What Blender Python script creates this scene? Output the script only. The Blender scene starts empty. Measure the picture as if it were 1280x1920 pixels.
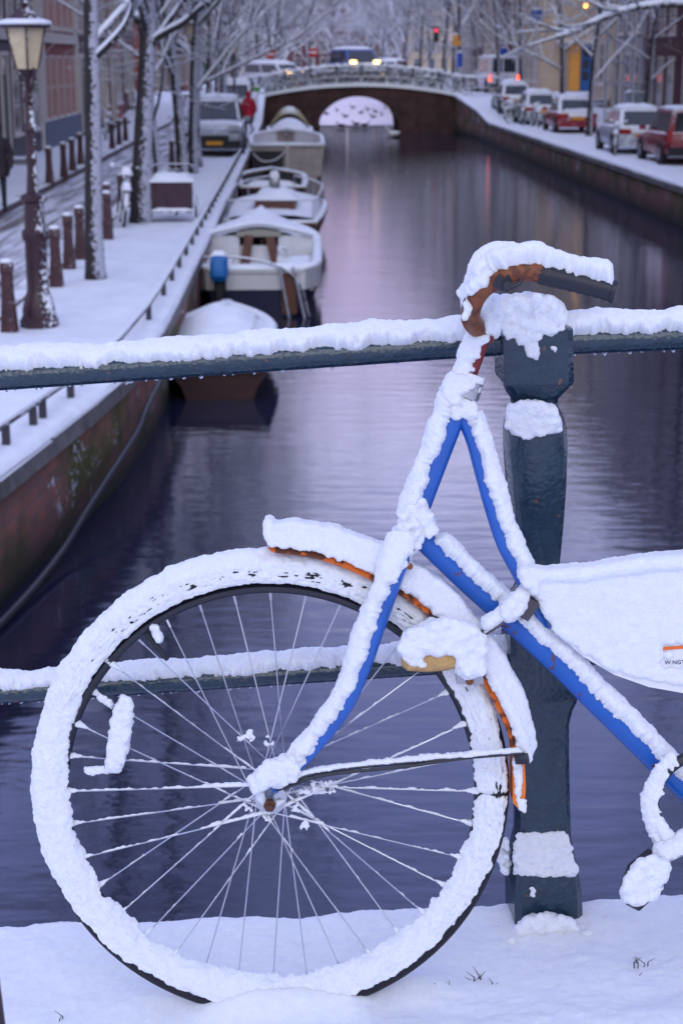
import bpy, bmesh, math, random
import numpy as np
from mathutils import Vector, Matrix, noise
random.seed(7)
V = Vector
R = math.radians
C = bpy.context.scene.collection
sc = bpy.context.scene

# ------------------------------------------------------------------ camera, sky, sun, exposure
F = 3100.0                      # focal length in pixels of the 1280 x 1920 photograph
TILT = R(15.3)
CAM = V((0, 0, 4.0))            # four metres above the canal water
cd = bpy.data.cameras.new('camera')
cam = bpy.data.objects.new('camera', cd); C.objects.link(cam)
cam.location = CAM; cam.rotation_euler = (R(90) - TILT, 0, 0)
cd.sensor_fit = 'VERTICAL'; cd.sensor_height = 36; cd.sensor_width = 24
cd.lens = 36 * F / 1920
cd.clip_start = 0.05; cd.clip_end = 3000
cd.dof.use_dof = True; cd.dof.focus_distance = 2.46; cd.dof.aperture_fstop = 9.5
sc.camera = cam

w = bpy.data.worlds.new('World'); sc.world = w; w.use_nodes = True
nt = w.node_tree; nt.nodes.clear()
def wn(t, **k):
    n = nt.nodes.new(t)
    for a, b in k.items(): setattr(n, a, b)
    return n
SUN_EL, SUN_ROT = R(35), R(180)
sky = wn('ShaderNodeTexSky', sky_type='NISHITA', sun_disc=False, sun_elevation=SUN_EL, sun_rotation=SUN_ROT)
sky.air_density = 1.4; sky.dust_density = 1.0; sky.ozone_density = 3.0
tc = wn('ShaderNodeTexCoord'); sep = wn('ShaderNodeSeparateXYZ')
ramp = wn('ShaderNodeValToRGB')                       # winter dusk cloud: rosy at the horizon, lavender above
e = ramp.color_ramp.elements
e[0].position = 0.0; e[0].color = (0.92, 0.70, 0.84, 1)
e[1].position = 1.0; e[1].color = (0.54, 0.61, 1.04, 1)
for p, c in ((0.08, (0.66, 0.46, 0.76, 1)), (0.16, (0.92, 0.78, 1.30, 1)), (0.235, (1.75, 1.76, 2.75, 1)), (0.32, (0.88, 0.95, 1.80, 1)), (0.42, (0.82, 1.00, 2.25, 1)), (0.62, (0.52, 0.60, 1.08, 1))):
    x = e.new(p); x.color = c
mul = wn('ShaderNodeMix', data_type='RGBA', blend_type='MULTIPLY'); mul.inputs[0].default_value = 1
mul.inputs[7].default_value = (12.5, 12.5, 12.5, 1)
mix = wn('ShaderNodeMix', data_type='RGBA'); mix.inputs[0].default_value = 0.88
bg = wn('ShaderNodeBackground'); bg.inputs[1].default_value = 0.1
out = wn('ShaderNodeOutputWorld')
L = nt.links.new
L(tc.outputs['Generated'], sep.inputs[0]); L(sep.outputs['Z'], ramp.inputs[0])
ramp2 = wn('ShaderNodeValToRGB')                      # the side of the sky away from the afterglow
e = ramp2.color_ramp.elements
e[0].position = 0.0; e[0].color = (0.52, 0.57, 0.88, 1); e[1].position = 1.0; e[1].color = (0.52, 0.59, 0.98, 1)
side = wn('ShaderNodeMapRange'); side.interpolation_type = 'SMOOTHSTEP'
side.inputs['From Min'].default_value = -0.35; side.inputs['From Max'].default_value = 0.95
mside = wn('ShaderNodeMix', data_type='RGBA')
L(sep.outputs['Y'], side.inputs[0]); L(side.outputs[0], mside.inputs[0]); L(sep.outputs['Z'], ramp2.inputs[0])
L(ramp2.outputs[0], mside.inputs[6]); L(ramp.outputs[0], mside.inputs[7]); L(mside.outputs[2], mul.inputs[6]); L(sky.outputs[0], mix.inputs[6]); L(mul.outputs[2], mix.inputs[7])
L(mix.outputs[2], bg.inputs[0]); L(bg.outputs[0], out.inputs[0])

sl = bpy.data.lights.new('sun', 'SUN'); sl.energy = 0.82; sl.angle = R(45); sl.color = (1.0, 0.99, 0.86)
so = bpy.data.objects.new('sun', sl); C.objects.link(so)
so.rotation_euler = (R(90) - SUN_EL, 0, 0)            # behind the camera, veiled by thick cloud
sc.view_settings.view_transform = 'Standard'; sc.view_settings.look = 'None'
sc.view_settings.gamma = 1.0; sc.view_settings.exposure = 0.0
sc.view_settings.use_curve_mapping = False
try:
    sc.cycles.use_denoising = True
    sc.cycles.max_bounces = 6; sc.cycles.diffuse_bounces = 3; sc.cycles.glossy_bounces = 3
    sc.cycles.caustics_reflective = False; sc.cycles.caustics_refractive = False
except Exception: pass

# ------------------------------------------------------------------ pixel rays (positions measured in the photograph)
CT, ST = math.cos(TILT), math.sin(TILT)
def ray(px, py):
    u = (px - 640) / F; v = (py - 960) / F
    return V((u, CT - v * ST, -(ST + v * CT)))
def PY(px, py, Y):
    r = ray(px, py); return CAM + r * (Y / r.y)
def G(px, py, z):
    r = ray(px, py); return CAM + r * ((z - CAM.z) / r.z)

# ------------------------------------------------------------------ materials
MATS = {}
SNOWC = (0.86, 0.88, 0.93, 1)
def M(name, col, rough=0.6, metal=0.0, spec=0.5, var=0.2, vscale=6.0, bump=0.0, bscale=40.0, snow=None,
      sdir=(0, 0, 1), snoise=0.45, sscale=9.0, stretch=(1, 1, 1), col2=None, emit=None, estr=1.0, coat=0.0, world=False, trans=0.0, snowcol=None):
    if name in MATS: return MATS[name]
    m = bpy.data.materials.new(name); m.use_nodes = True; n = m.node_tree; N = n.nodes; l = n.links.new
    b = N['Principled BSDF']
    b.inputs['Roughness'].default_value = rough; b.inputs['Metallic'].default_value = metal
    b.inputs['Specular IOR Level'].default_value = spec
    b.inputs['Coat Weight'].default_value = coat
    b.inputs['Transmission Weight'].default_value = trans
    t = N.new('ShaderNodeTexCoord'); mp = N.new('ShaderNodeMapping'); mp.inputs['Scale'].default_value = stretch
    if world:
        g0 = N.new('ShaderNodeNewGeometry'); l(g0.outputs['Position'], mp.inputs[0])
    else:
        l(t.outputs['Object'], mp.inputs[0])
    nz = N.new('ShaderNodeTexNoise'); nz.inputs['Scale'].default_value = vscale; nz.inputs['Detail'].default_value = 6; nz.inputs['Roughness'].default_value = 0.65
    l(mp.outputs[0], nz.inputs['Vector'])
    cr = N.new('ShaderNodeValToRGB')
    c1 = tuple(max(0, c * (1 - var)) for c in col[:3]); c2 = tuple(min(1, c * (1 + var)) for c in (col2 or col)[:3])
    cr.color_ramp.elements[0].position = 0.36; cr.color_ramp.elements[0].color = (*c1, 1)
    cr.color_ramp.elements[1].position = 0.64; cr.color_ramp.elements[1].color = (*c2, 1)
    l(nz.outputs['Fac'], cr.inputs[0])
    colout = cr.outputs[0]
    if snow is not None:
        g = N.new('ShaderNodeNewGeometry'); dt = N.new('ShaderNodeVectorMath'); dt.operation = 'DOT_PRODUCT'
        dt.inputs[1].default_value = V(sdir).normalized()
        l(g.outputs['Normal'], dt.inputs[0])
        n2 = N.new('ShaderNodeTexNoise'); n2.inputs['Scale'].default_value = sscale; n2.inputs['Detail'].default_value = 5
        l(g.outputs['Position'], n2.inputs['Vector'])
        ma = N.new('ShaderNodeMath'); ma.operation = 'MULTIPLY_ADD'
        l(n2.outputs['Fac'], ma.inputs[0]); ma.inputs[1].default_value = snoise * 2; l(dt.outputs['Value'], ma.inputs[2])
        mr = N.new('ShaderNodeMapRange'); mr.inputs['From Min'].default_value = snow + snoise - 0.10; mr.inputs['From Max'].default_value = snow + snoise + 0.14
        l(ma.outputs[0], mr.inputs[0])
        mx = N.new('ShaderNodeMix'); mx.data_type = 'RGBA'
        l(mr.outputs[0], mx.inputs[0]); l(colout, mx.inputs[6]); mx.inputs[7].default_value = snowcol or SNOWC
        colout = mx.outputs[2]
        rm = N.new('ShaderNodeMapRange'); l(mr.outputs[0], rm.inputs[0])
        rm.inputs['To Min'].default_value = rough; rm.inputs['To Max'].default_value = 0.8
        l(rm.outputs[0], b.inputs['Roughness'])
        if metal:
            mm = N.new('ShaderNodeMath'); mm.operation = 'MULTIPLY_ADD'; l(mr.outputs[0], mm.inputs[0]); mm.inputs[1].default_value = -metal; mm.inputs[2].default_value = metal
            l(mm.outputs[0], b.inputs['Metallic'])
    l(colout, b.inputs['Base Color'])
    if bump:
        nb = N.new('ShaderNodeTexNoise'); nb.inputs['Scale'].default_value = bscale; nb.inputs['Detail'].default_value = 5
        l(mp.outputs[0], nb.inputs['Vector'])
        bp = N.new('ShaderNodeBump'); bp.inputs['Strength'].default_value = bump; bp.inputs['Distance'].default_value = 0.3 / bscale
        l(nb.outputs['Fac'], bp.inputs['Height']); l(bp.outputs[0], b.inputs['Normal'])
    if emit:
        b.inputs['Emission Color'].default_value = (*emit, 1); b.inputs['Emission Strength'].default_value = estr
    MATS[name] = m
    return m

# snow with fine grain (foreground) and without (distance)
snow_m = M('snow', (0.86, 0.88, 0.93), 0.75, spec=0.25, var=0.03, vscale=60, bump=1.0, bscale=420)
for q in snow_m.node_tree.nodes:
    if q.bl_idname == 'ShaderNodeBump': q.inputs['Distance'].default_value = 0.0016
sb = snow_m.node_tree.nodes['Principled BSDF']
sb.inputs['Subsurface Weight'].default_value = 0.6; sb.inputs['Subsurface Radius'].default_value = (0.6, 0.7, 1.0); sb.inputs['Subsurface Scale'].default_value = 0.009
snow_far = M('snow_distant', (0.84, 0.86, 0.92), 0.8, spec=0.2, var=0.05, vscale=3, bump=0.4, bscale=14)

# ------------------------------------------------------------------ mesh builder
def ico(sub):
    bm = bmesh.new(); bmesh.ops.create_icosphere(bm, subdivisions=sub, radius=1)
    v = np.array([x.co[:] for x in bm.verts]); bm.verts.index_update()
    f = np.array([[q.index for q in p.verts] for p in bm.faces]); bm.free(); return v, f
ICO = {k: ico(k) for k in (1, 2, 3)}
ORG = {}
class MB:
    def __init__(s): s.v = []; s.f = []
    def add(s, vs, fs):
        k = len(s.v); s.v.extend([tuple(p) for p in vs]); s.f.extend([tuple(i + k for i in f) for f in fs])
    def box(s, c, d, rz=0.0, taper=1.0, rx=0.0, ry=0.0):
        h = [q / 2 for q in d]; c = V(c)
        m = Matrix.Rotation(rz, 3, 'Z') @ Matrix.Rotation(ry, 3, 'Y') @ Matrix.Rotation(rx, 3, 'X')
        p = []
        for z in (-1, 1):
            t = taper if z > 0 else 1
            for x, y in ((-1, -1), (1, -1), (1, 1), (-1, 1)): p.append(c + m @ V((x * h[0] * t, y * h[1] * t, z * h[2])))
        s.add(p, [(3, 2, 1, 0), (4, 5, 6, 7), (0, 1, 5, 4), (1, 2, 6, 5), (2, 3, 7, 6), (3, 0, 4, 7)])
    def tube(s, pts, rad, n=8, cap=True, flat=1.0):
        pts = [V(p) for p in pts]
        if not hasattr(rad, '__len__'): rad = [rad] * len(pts)
        vs = []; ref = None
        for i, p in enumerate(pts):
            t = (pts[min(i + 1, len(pts) - 1)] - pts[max(i - 1, 0)])
            if t.length < 1e-9: t = V((0, 0, 1))
            t.normalize()
            if ref is None: ref = V((0, 0, 1)) if abs(t.z) < 0.9 else V((1, 0, 0))
            a = t.cross(ref)
            if a.length < 1e-4: a = t.orthogonal()
            a.normalize(); b = a.cross(t); ref = b
            for k in range(n):
                q = 2 * math.pi * k / n
                vs.append(p + a * (math.cos(q) * rad[i]) + b * (math.sin(q) * rad[i] * flat))
        fs = []
        for i in range(len(pts) - 1):
            for k in range(n):
                k2 = (k + 1) % n; fs.append((i * n + k, i * n + k2, (i + 1) * n + k2, (i + 1) * n + k))
        if cap:
            fs.append(tuple(range(n - 1, -1, -1))); fs.append(tuple((len(pts) - 1) * n + k for k in range(n)))
        s.add(vs, fs)
    def lathe(s, prof, n=16, c=(0, 0, 0), sq=None, rz=0.0, sx=1.0):   # prof: (radius, z[, squareness])
        c = V(c); vs = []
        for p in prof:
            q = p[2] if len(p) > 2 else 0.0
            for k in range(n):
                a = 2 * math.pi * (k + 0.5) / n
                ca, sa = math.cos(a), math.sin(a)
                rr = p[0] * ((1 - q) + q / max(abs(ca), abs(sa)))
                x, y = rr * ca * sx, rr * sa
                vs.append(c + V((x * math.cos(rz) - y * math.sin(rz), x * math.sin(rz) + y * math.cos(rz), p[1])))
        fs = []
        for i in range(len(prof) - 1):
            for k in range(n):
                k2 = (k + 1) % n; fs.append((i * n + k, i * n + k2, (i + 1) * n + k2, (i + 1) * n + k))
        fs.append(tuple(range(n - 1, -1, -1))); fs.append(tuple((len(prof) - 1) * n + k for k in range(n)))
        s.add(vs, fs)
    def loft(s, rings, cap=True, closed=True):
        n = len(rings[0]); vs = [p for r in rings for p in r]; fs = []
        for i in range(len(rings) - 1):
            for k in range(n if closed else n - 1):
                k2 = (k + 1) % n; fs.append((i * n + k, i * n + k2, (i + 1) * n + k2, (i + 1) * n + k))
        if cap and closed:
            fs.append(tuple(range(n - 1, -1, -1))); fs.append(tuple((len(rings) - 1) * n + k for k in range(n)))
        s.add(vs, fs)
    def torus(s, c, Rr, r, ax, ay, n=32, m=8, flat=1.0):
        c, ax, ay = V(c), V(ax), V(ay); az = ax.cross(ay); vs = []; fs = []
        for i in range(n):
            a = 2 * math.pi * i / n; e = ax * math.cos(a) + ay * math.sin(a)
            for k in range(m):
                q = 2 * math.pi * k / m; vs.append(c + e * (Rr + r * math.cos(q)) + az * (r * flat * math.sin(q)))
        for i in range(n):
            for k in range(m):
                i2, k2 = (i + 1) % n, (k + 1) % m; fs.append((i * m + k, i2 * m + k, i2 * m + k2, i * m + k2))
        s.add(vs, fs)
    def disc(s, c, ax, r0, r1, h, n=20):      # a short cylinder whose axis is ax
        c = V(c); ax = V(ax).normalized(); a = ax.orthogonal().normalized(); b = ax.cross(a); vs = []
        for z, r in ((-h / 2, r0), (h / 2, r1)):
            for k in range(n):
                q = 2 * math.pi * k / n; vs.append(c + ax * z + a * (r * math.cos(q)) + b * (r * math.sin(q)))
        fs = [(k, (k + 1) % n, n + (k + 1) % n, n + k) for k in range(n)] + [tuple(range(n - 1, -1, -1)), tuple(n + k for k in range(n))]
        s.add(vs, fs)
    def ball(s, c, r, sub=1, sc3=(1, 1, 1)):
        v, f = ICO[sub]; c = V(c)
        s.add([(c.x + p[0] * r * sc3[0], c.y + p[1] * r * sc3[1], c.z + p[2] * r * sc3[2]) for p in v], [tuple(q) for q in f])
    def prism(s, poly, d):                    # poly of 3-D points, extruded by vector d
        d = V(d); n = len(poly); p = [V(q) for q in poly]
        s.add(p + [q + d for q in p], [tuple(range(n - 1, -1, -1)), tuple(n + k for k in range(n))] + [(k, (k + 1) % n, n + (k + 1) % n, n + k) for k in range(n)])
    def pillow(s, a, b, c, d, th, nu=6, nv=6, wob=0.15, base=0.01, sd=0):   # a rounded snow slab over the quad a b c d
        a, b, c, d = V(a), V(b), V(c), V(d); top = []; bot = []
        for i in range(nu + 1):
            u = i / nu
            for j in range(nv + 1):
                v_ = j / nv
                p = a.lerp(b, u).lerp(d.lerp(c, u), v_)
                k = (1 - abs(2 * u - 1) ** 4) * (1 - abs(2 * v_ - 1) ** 4)
                z = th * (k ** 0.5) * (1 + wob * noise.noise(p * 3 + V((sd, sd, sd))) * 2)
                top.append(p + V((0, 0, z + base * 0.5))); bot.append(p - V((0, 0, base)))
        n = nv + 1; fs = []
        for i in range(nu):
            for j in range(nv): fs.append((i * n + j, (i + 1) * n + j, (i + 1) * n + j + 1, i * n + j + 1))
        k = len(top); fs += [tuple(k + q for q in reversed(f)) for f in list(fs)]
        edge = [i * n for i in range(nu + 1)] + [nu * n + j for j in range(1, n)] + [i * n + nv for i in range(nu - 1, -1, -1)] + [j for j in range(nv - 1, 0, -1)]
        for q in range(len(edge)):
            x, y = edge[q], edge[(q + 1) % len(edge)]; fs.append((y, x, k + x, k + y))
        s.add(top + bot, fs)
    def mesh(s, name, smooth=True, org=(0, 0, 0), ang=0.7):
        me = bpy.data.meshes.new(name); o = V(org)
        me.from_pydata([(p[0] - o.x, p[1] - o.y, p[2] - o.z) for p in s.v], [], s.f)
        bm = bmesh.new(); bm.from_mesh(me); bmesh.ops.recalc_face_normals(bm, faces=bm.faces); bm.to_mesh(me); bm.free()
        if smooth:
            me.polygons.foreach_set('use_smooth', [True] * len(me.polygons))
            if ang: me.set_sharp_from_angle(angle=ang)
        me.update(); return me
    def build(s, name, mat, parent=None, smooth=True, world=False, ang=0.7):
        org = ORG.get(parent.name, V((0, 0, 0))) if (parent and world) else V((0, 0, 0))
        return link(name, s.mesh(name, smooth, org, ang), mat, parent)
def link(name, me, mat, parent=None):
    if mat: me.materials.clear(); me.materials.append(mat)
    o = bpy.data.objects.new(name, me); C.objects.link(o)
    if parent: o.parent = parent; ORG[o.name] = ORG.get(parent.name, V((0, 0, 0)))
    return o
def tag(o, label=None, cat=None, group=None, kind=None):
    if label: o['label'] = label
    if cat: o['category'] = cat
    if group: o['group'] = group
    if kind: o['kind'] = kind
    return o
def thing(name, label, cat, loc=(0, 0, 0), rz=0.0, group=None):
    o = bpy.data.objects.new(name, None); C.objects.link(o); o.location = loc; o.rotation_euler = (0, 0, rz)
    o.empty_display_size = 0.1; ORG[o.name] = V(loc)
    return tag(o, label, cat, group)
def part_empty(name, parent):
    o = bpy.data.objects.new(name, None); C.objects.link(o); o.parent = parent; o.empty_display_size = 0.05
    ORG[o.name] = ORG.get(parent.name, V((0, 0, 0))); return o
def dup(root, loc, rz=0.0, label=None, scale=None):
    r = root.copy(); C.objects.link(r); r.location = loc; r.rotation_euler = (0, 0, rz)
    if label: r['label'] = label
    if scale: r.scale = scale if hasattr(scale, '__len__') else (scale,) * 3
    for ch in root.children:
        c = ch.copy(); C.objects.link(c); c.parent = r
        for g in ch.children:
            d = g.copy(); C.objects.link(d); d.parent = c
    return r
ORD = ['first', 'second', 'third', 'fourth', 'fifth', 'sixth', 'seventh', 'eighth', 'ninth', 'tenth', 'eleventh', 'twelfth', 'thirteenth',
       'fourteenth', 'fifteenth', 'sixteenth', 'seventeenth', 'eighteenth', 'nineteenth', 'twentieth', 'twenty-first', 'twenty-second', 'twenty-third', 'twenty-fourth', 'twenty-fifth', 'twenty-sixth']

# ------------------------------------------------------------------ lying snow: many grains fused into one crust
tx = bpy.data.textures.new('snow_lumps', 'CLOUDS'); tx.noise_scale = 0.012; tx.noise_depth = 3
tf = bpy.data.textures.new('snow_grain', 'CLOUDS'); tf.noise_scale = 0.0034; tf.noise_depth = 3
class Snow:
    def __init__(s): s.c = []; s.r = []
    def p(s, c, r): s.c.append(tuple(c)); s.r.append(r)
    def build(s, name, parent, vox=0.0019, lump=0.0030, grain=0.0038, mat=None, smooth=2):
        v, f = ICO[2]; c = np.array(s.c); r = np.array(s.r); n = len(c)
        org = ORG.get(parent.name, V((0, 0, 0))) if parent else V((0, 0, 0))
        c = c - np.array(org[:])
        vs = (v[None] * r[:, None, None] + c[:, None]).reshape(-1, 3)
        fs = (f[None] + (np.arange(n) * len(v))[:, None, None]).reshape(-1, 3)
        me = bpy.data.meshes.new(name); me.vertices.add(len(vs)); me.vertices.foreach_set('co', vs.ravel())
        me.loops.add(fs.size); me.loops.foreach_set('vertex_index', fs.ravel().astype(np.int32))
        me.polygons.add(len(fs)); me.polygons.foreach_set('loop_start', np.arange(0, fs.size, 3, dtype=np.int32))
        me.update(calc_edges=True); me.validate()
        o = link(name, me, mat or snow_m, parent)
        m = o.modifiers.new('fuse', 'REMESH'); m.mode = 'VOXEL'; m.voxel_size = vox; m.use_smooth_shade = True
        q = o.modifiers.new('settle', 'SMOOTH'); q.factor = 0.5; q.iterations = smooth
        for t, st in ((tx, lump), (tf, grain)):
            if st:
                d = o.modifiers.new('relief', 'DISPLACE'); d.texture = t; d.strength = st; d.mid_level = 0.5
        return o
UP = V((0, 0, 1))
def resample(pts, step):
    pts = [V(p) for p in pts]; out = [pts[0]]
    for a, b in zip(pts, pts[1:]):
        n = max(1, int((b - a).length / step))
        for k in range(1, n + 1): out.append(a.lerp(b, k / n))
    return out
def smooth_path(pts, n=6):                      # Catmull-Rom
    pts = [V(p) for p in pts]; q = [pts[0] * 2 - pts[1]] + pts + [pts[-1] * 2 - pts[-2]]; o = []
    for i in range(1, len(q) - 2):
        for k in range(n):
            t = k / n; a, b, c, d = q[i - 1], q[i], q[i + 1], q[i + 2]
            o.append(0.5 * ((2 * b) + (c - a) * t + (2 * a - 5 * b + 4 * c - d) * t * t + (3 * b - a - 3 * c + d) * t ** 3))
    o.append(pts[-1]); return o
def nz(p, s=1.0, o=0.0): return noise.noise(V(p) * s + V((o, o * 1.7, o * 0.3)))

def fbm(p, a, s0, n=3, o=0.0):
    v = 0.0
    for k in range(n): v += a * (.62 ** k) * noise.noise(V((p[0] * s0 + o, p[1] * s0 - o, p[2] * s0 + 2 * o))); s0 *= 2.3
    return v
def sheet(frames, name, parent, span, rho, thick, nphi=30, seed=0.0, grain=0.0011, mat=None, tuck=0.35, edge=0.16, cut=None):
    """a crust of snow over a bar. frames: (centre, axis a, axis b); the crust runs from span(i)[0] to span(i)[1] (angles from a to b),
    rho(i, phi) is the surface it lies on and thick(i, phi) its depth; at its borders it thins out into that surface."""
    vs = []; N_ = len(frames); M_ = nphi + 1; org = ORG.get(parent.name, V((0, 0, 0)))
    for i, (c, a, b) in enumerate(frames):
        e0, e1 = span(i)
        for k in range(M_):
            t = k / nphi; q = e0 + (e1 - e0) * t; r0 = rho(i, q); d = a * math.cos(q) + b * math.sin(q)
            p = c + d * r0; h = thick(i, q)
            ed = min(1.0, t / edge, cut(q, p) if cut else (1 - t) / edge); ed = max(0.0, ed) ** 0.6
            h = h * ed; p2 = p + d * h; h += (fbm(p2, grain * 2.4, 48, 2, seed) + fbm(p2, grain * 1.3, 170, 2, seed) + fbm(p2, grain * .8, 430, 1, seed)) * (.35 + .65 * ed) - tuck * .004 * (1 - ed)
            if cut and ed < .02: h = -.0035
            e_ = min(1.0, i / 5, (N_ - 1 - i) / 5); h = h * max(0, e_) ** .5 - .003 * (1 - e_)
            vs.append(c + d * (r0 + h) - org)
    fs = []
    for i in range(N_ - 1):
        for k in range(nphi): x = i * M_ + k; fs.append((x, x + M_, x + M_ + 1, x + 1))
    m = MB(); m.v = [tuple(v) for v in vs]; m.f = fs
    me = bpy.data.meshes.new(name); me.from_pydata(m.v, [], fs); me.polygons.foreach_set('use_smooth', [True] * len(fs)); me.update()
    o = link(name, me, mat or snow_m, parent); md = o.modifiers.new('settle', 'SMOOTH'); md.factor = .5; md.iterations = 1; return o
def bar_frames(pts, front, step=.0016, side=None):
    pts = resample(pts, step); out = []
    n = len(pts); w_ = 6
    for i, p in enumerate(pts):
        t = (pts[min(i + w_, n - 1)] - pts[max(0, i - w_)]).normalized(); u = (V(side) - t * V(side).dot(t)) if side is not None else (UP - t * t.z)
        u.normalize(); f = front - t * front.dot(t); f = (f - u * f.dot(u)).normalized(); out.append((p, u, f))
    return out
def crust(pts, r, name, parent, front, H, seed, lo=-100, hi=52, wob=22, step=.0016, side=None, nphi=46, taper=None):
    """snow heaped on the upper side of a tube of radius r; H is its height in tube radii"""
    fr = bar_frames(pts, front, step, side); n = len(fr)
    rr_ = (lambda i: r[0] + (r[1] - r[0]) * i / n) if hasattr(r, '__len__') else (lambda i: r)
    sp, ht = [], []
    for i, (p, u, f) in enumerate(fr):
        sp.append((R(lo), R(hi + wob * 1.9)))
        ht.append(rr_(i) * H * (1 + .34 * noise.noise(p * 11 + V((0, 0, seed))) + .12 * noise.noise(p * 36 + V((seed, seed, 0)))) * (taper(i / n) if taper else 1))
    def th(i, q):
        c = math.cos(max(-1.5, min(1.5, q * .80))); return ht[i] * (.16 + .84 * max(0, c) ** 1.2)
    def cut(q, p):
        return (R(hi + wob * (1.1 * noise.noise(p * 24 + V((seed, 0, 0))) + .9 * noise.noise(p * 75 + V((0, seed, 0))) + .55 * noise.noise(p * 170) + .35 * noise.noise(p * 400))) - q) / R(15)
    return sheet(fr, name, parent, lambda i: sp[i], lambda i, q: rr_(i), th, nphi, seed, cut=cut)
# ================================================================== LARGE STRUCTURE
def lerp_tab(tab, x):
    if x <= tab[0][0]: return tab[0][1]
    for (a, b), (c, d) in zip(tab, tab[1:]):
        if x <= c: return b + (d - b) * (x - a) / (c - a)
    return tab[-1][1]
EL = [(2.4, -3.95), (6, -3.35), (9, -2.92), (12, -2.52), (15.5, -2.12), (18, -2.02), (22, -2.10), (31, -2.35), (51, -2.92), (100, -4.42), (300, -10.4)]
ER = [(2.4, 9.5), (20, 8.95), (41.6, 8.3), (89, 7.1), (97, 6.4), (107, 6.4), (115, 6.3), (300, 1.6)]
eL = lambda Y: lerp_tab(EL, Y)
eR = lambda Y: lerp_tab(ER, Y)
gz = lambda Y: lerp_tab([(0, 1.0), (84, 1.0), (97, 2.05), (107, 2.05), (120, 1.1), (300, 1.1)], Y)
YS = sorted(set([2.7, 4, 6, 8, 9, 10, 11, 12, 13, 14, 15.5, 17, 18, 20, 22, 26, 31, 36, 41.6, 46, 51, 58, 65, 72, 78, 84, 87, 89, 91, 93, 95, 97, 107, 110, 113, 115, 118, 120, 130, 150, 180, 220, 300]))

# water of the canal: one sheet, fine ripples stretched across the view
mw = bpy.data.materials.new('canal_water'); mw.use_nodes = True
n = mw.node_tree; N = n.nodes; l = n.links.new; b = N['Principled BSDF']
b.inputs['Base Color'].default_value = (0.012, 0.014, 0.036, 1); b.inputs['Roughness'].default_value = 0.035; b.inputs['IOR'].default_value = 1.42
t = N.new('ShaderNodeTexCoord'); mp = N.new('ShaderNodeMapping'); mp.inputs['Scale'].default_value = (0.7, 2.2, 1)
l(t.outputs['Object'], mp.inputs[0])
n1 = N.new('ShaderNodeTexNoise'); n1.inputs['Scale'].default_value = 2.4; n1.inputs['Detail'].default_value = 5; n1.inputs['Roughness'].default_value = 0.5
n2 = N.new('ShaderNodeTexNoise'); n2.inputs['Scale'].default_value = 0.35; n2.inputs['Detail'].default_value = 2
l(mp.outputs[0], n1.inputs['Vector']); l(mp.outputs[0], n2.inputs['Vector'])
ad = N.new('ShaderNodeMath'); ad.operation = 'MULTIPLY_ADD'; l(n2.outputs['Fac'], ad.inputs[0]); ad.inputs[1].default_value = 0.6; l(n1.outputs['Fac'], ad.inputs[2])
bp = N.new('ShaderNodeBump'); bp.inputs['Strength'].default_value = 0.075; bp.inputs['Distance'].default_value = 0.09
l(ad.outputs[0], bp.inputs['Height']); l(bp.outputs[0], b.inputs['Normal'])
mb = MB(); mb.add([(-40, -30, 0), (60, -30, 0), (60, 330, 0), (-40, 330, 0)], [(0, 1, 2, 3)])
tag(mb.build('canal_water', mw, smooth=False), kind='structure')

# ice beyond the far bridge
ice = M('ice', (0.86, 0.72, 0.75), 0.28, spec=0.6, var=0.08, vscale=0.6, stretch=(1, 0.4, 1), bump=0.05, bscale=3)  # base colour tinted pink to stand in for the rosy sky's reflection
mb = MB()
pts = [(Y, eL(Y) - 0.05, eR(Y) + 0.05) for Y in (106, 112, 120, 150, 200, 300)]
for (Y0, a0, b0), (Y1, a1, b1) in zip(pts, pts[1:]): mb.add([(a0, Y0, 0.03), (b0, Y0, 0.03), (b1, Y1, 0.03), (a1, Y1, 0.03)], [(0, 1, 2, 3)])
tag(mb.build('ice', ice, smooth=False), kind='structure')

def strip(name, f0, f1, dz, mat, y0=2.7, y1=300, wob=0.0, nx=1):
    ys = [y for y in YS if y0 <= y <= y1]
    if wob: ys = [y0 + (y1 - y0) * i / 260 for i in range(261)]
    mb = MB(); vs = []; fs = []
    for Y in ys:
        for k in range(nx + 1):
            X = f0(Y) + (f1(Y) - f0(Y)) * k / nx
            z = gz(Y) + dz + (wob * noise.noise(V((X * 1.3, Y * 0.9, dz))) if wob else 0)
            vs.append((X, Y, z))
    for i in range(len(ys) - 1):
        for k in range(nx): a = i * (nx + 1) + k; fs.append((a, a + 1, a + nx + 2, a + nx + 1))
    mb.add(vs, fs); return tag(mb.build(name, mat), kind='structure')
snow_ground = M('trodden_snow', (0.82, 0.84, 0.90), 0.8, spec=0.2, var=0.06, vscale=2.5, bump=0.35, bscale=9)
# the street on the left: snow with the dark setts showing through in the wheel tracks
rm = bpy.data.materials.new('street_slush'); rm.use_nodes = True
n = rm.node_tree; N = n.nodes; l = n.links.new; b = N['Principled BSDF']; b.inputs['Roughness'].default_value = 0.7
t = N.new('ShaderNodeTexCoord'); mp = N.new('ShaderNodeMapping'); mp.inputs['Scale'].default_value = (3.2, 0.16, 1); mp.inputs['Rotation'].default_value = (0, 0, -0.03)
l(t.outputs['Object'], mp.inputs[0])
n1 = N.new('ShaderNodeTexNoise'); n1.inputs['Scale'].default_value = 1.5; n1.inputs['Detail'].default_value = 7; n1.inputs['Roughness'].default_value = 0.7
l(mp.outputs[0], n1.inputs['Vector'])
cr = N.new('ShaderNodeValToRGB'); cr.color_ramp.elements[0].position = 0.40; cr.color_ramp.elements[0].color = (0.16, 0.13, 0.14, 1)
cr.color_ramp.elements[1].position = 0.56; cr.color_ramp.elements[1].color = (0.74, 0.76, 0.84, 1)
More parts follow.
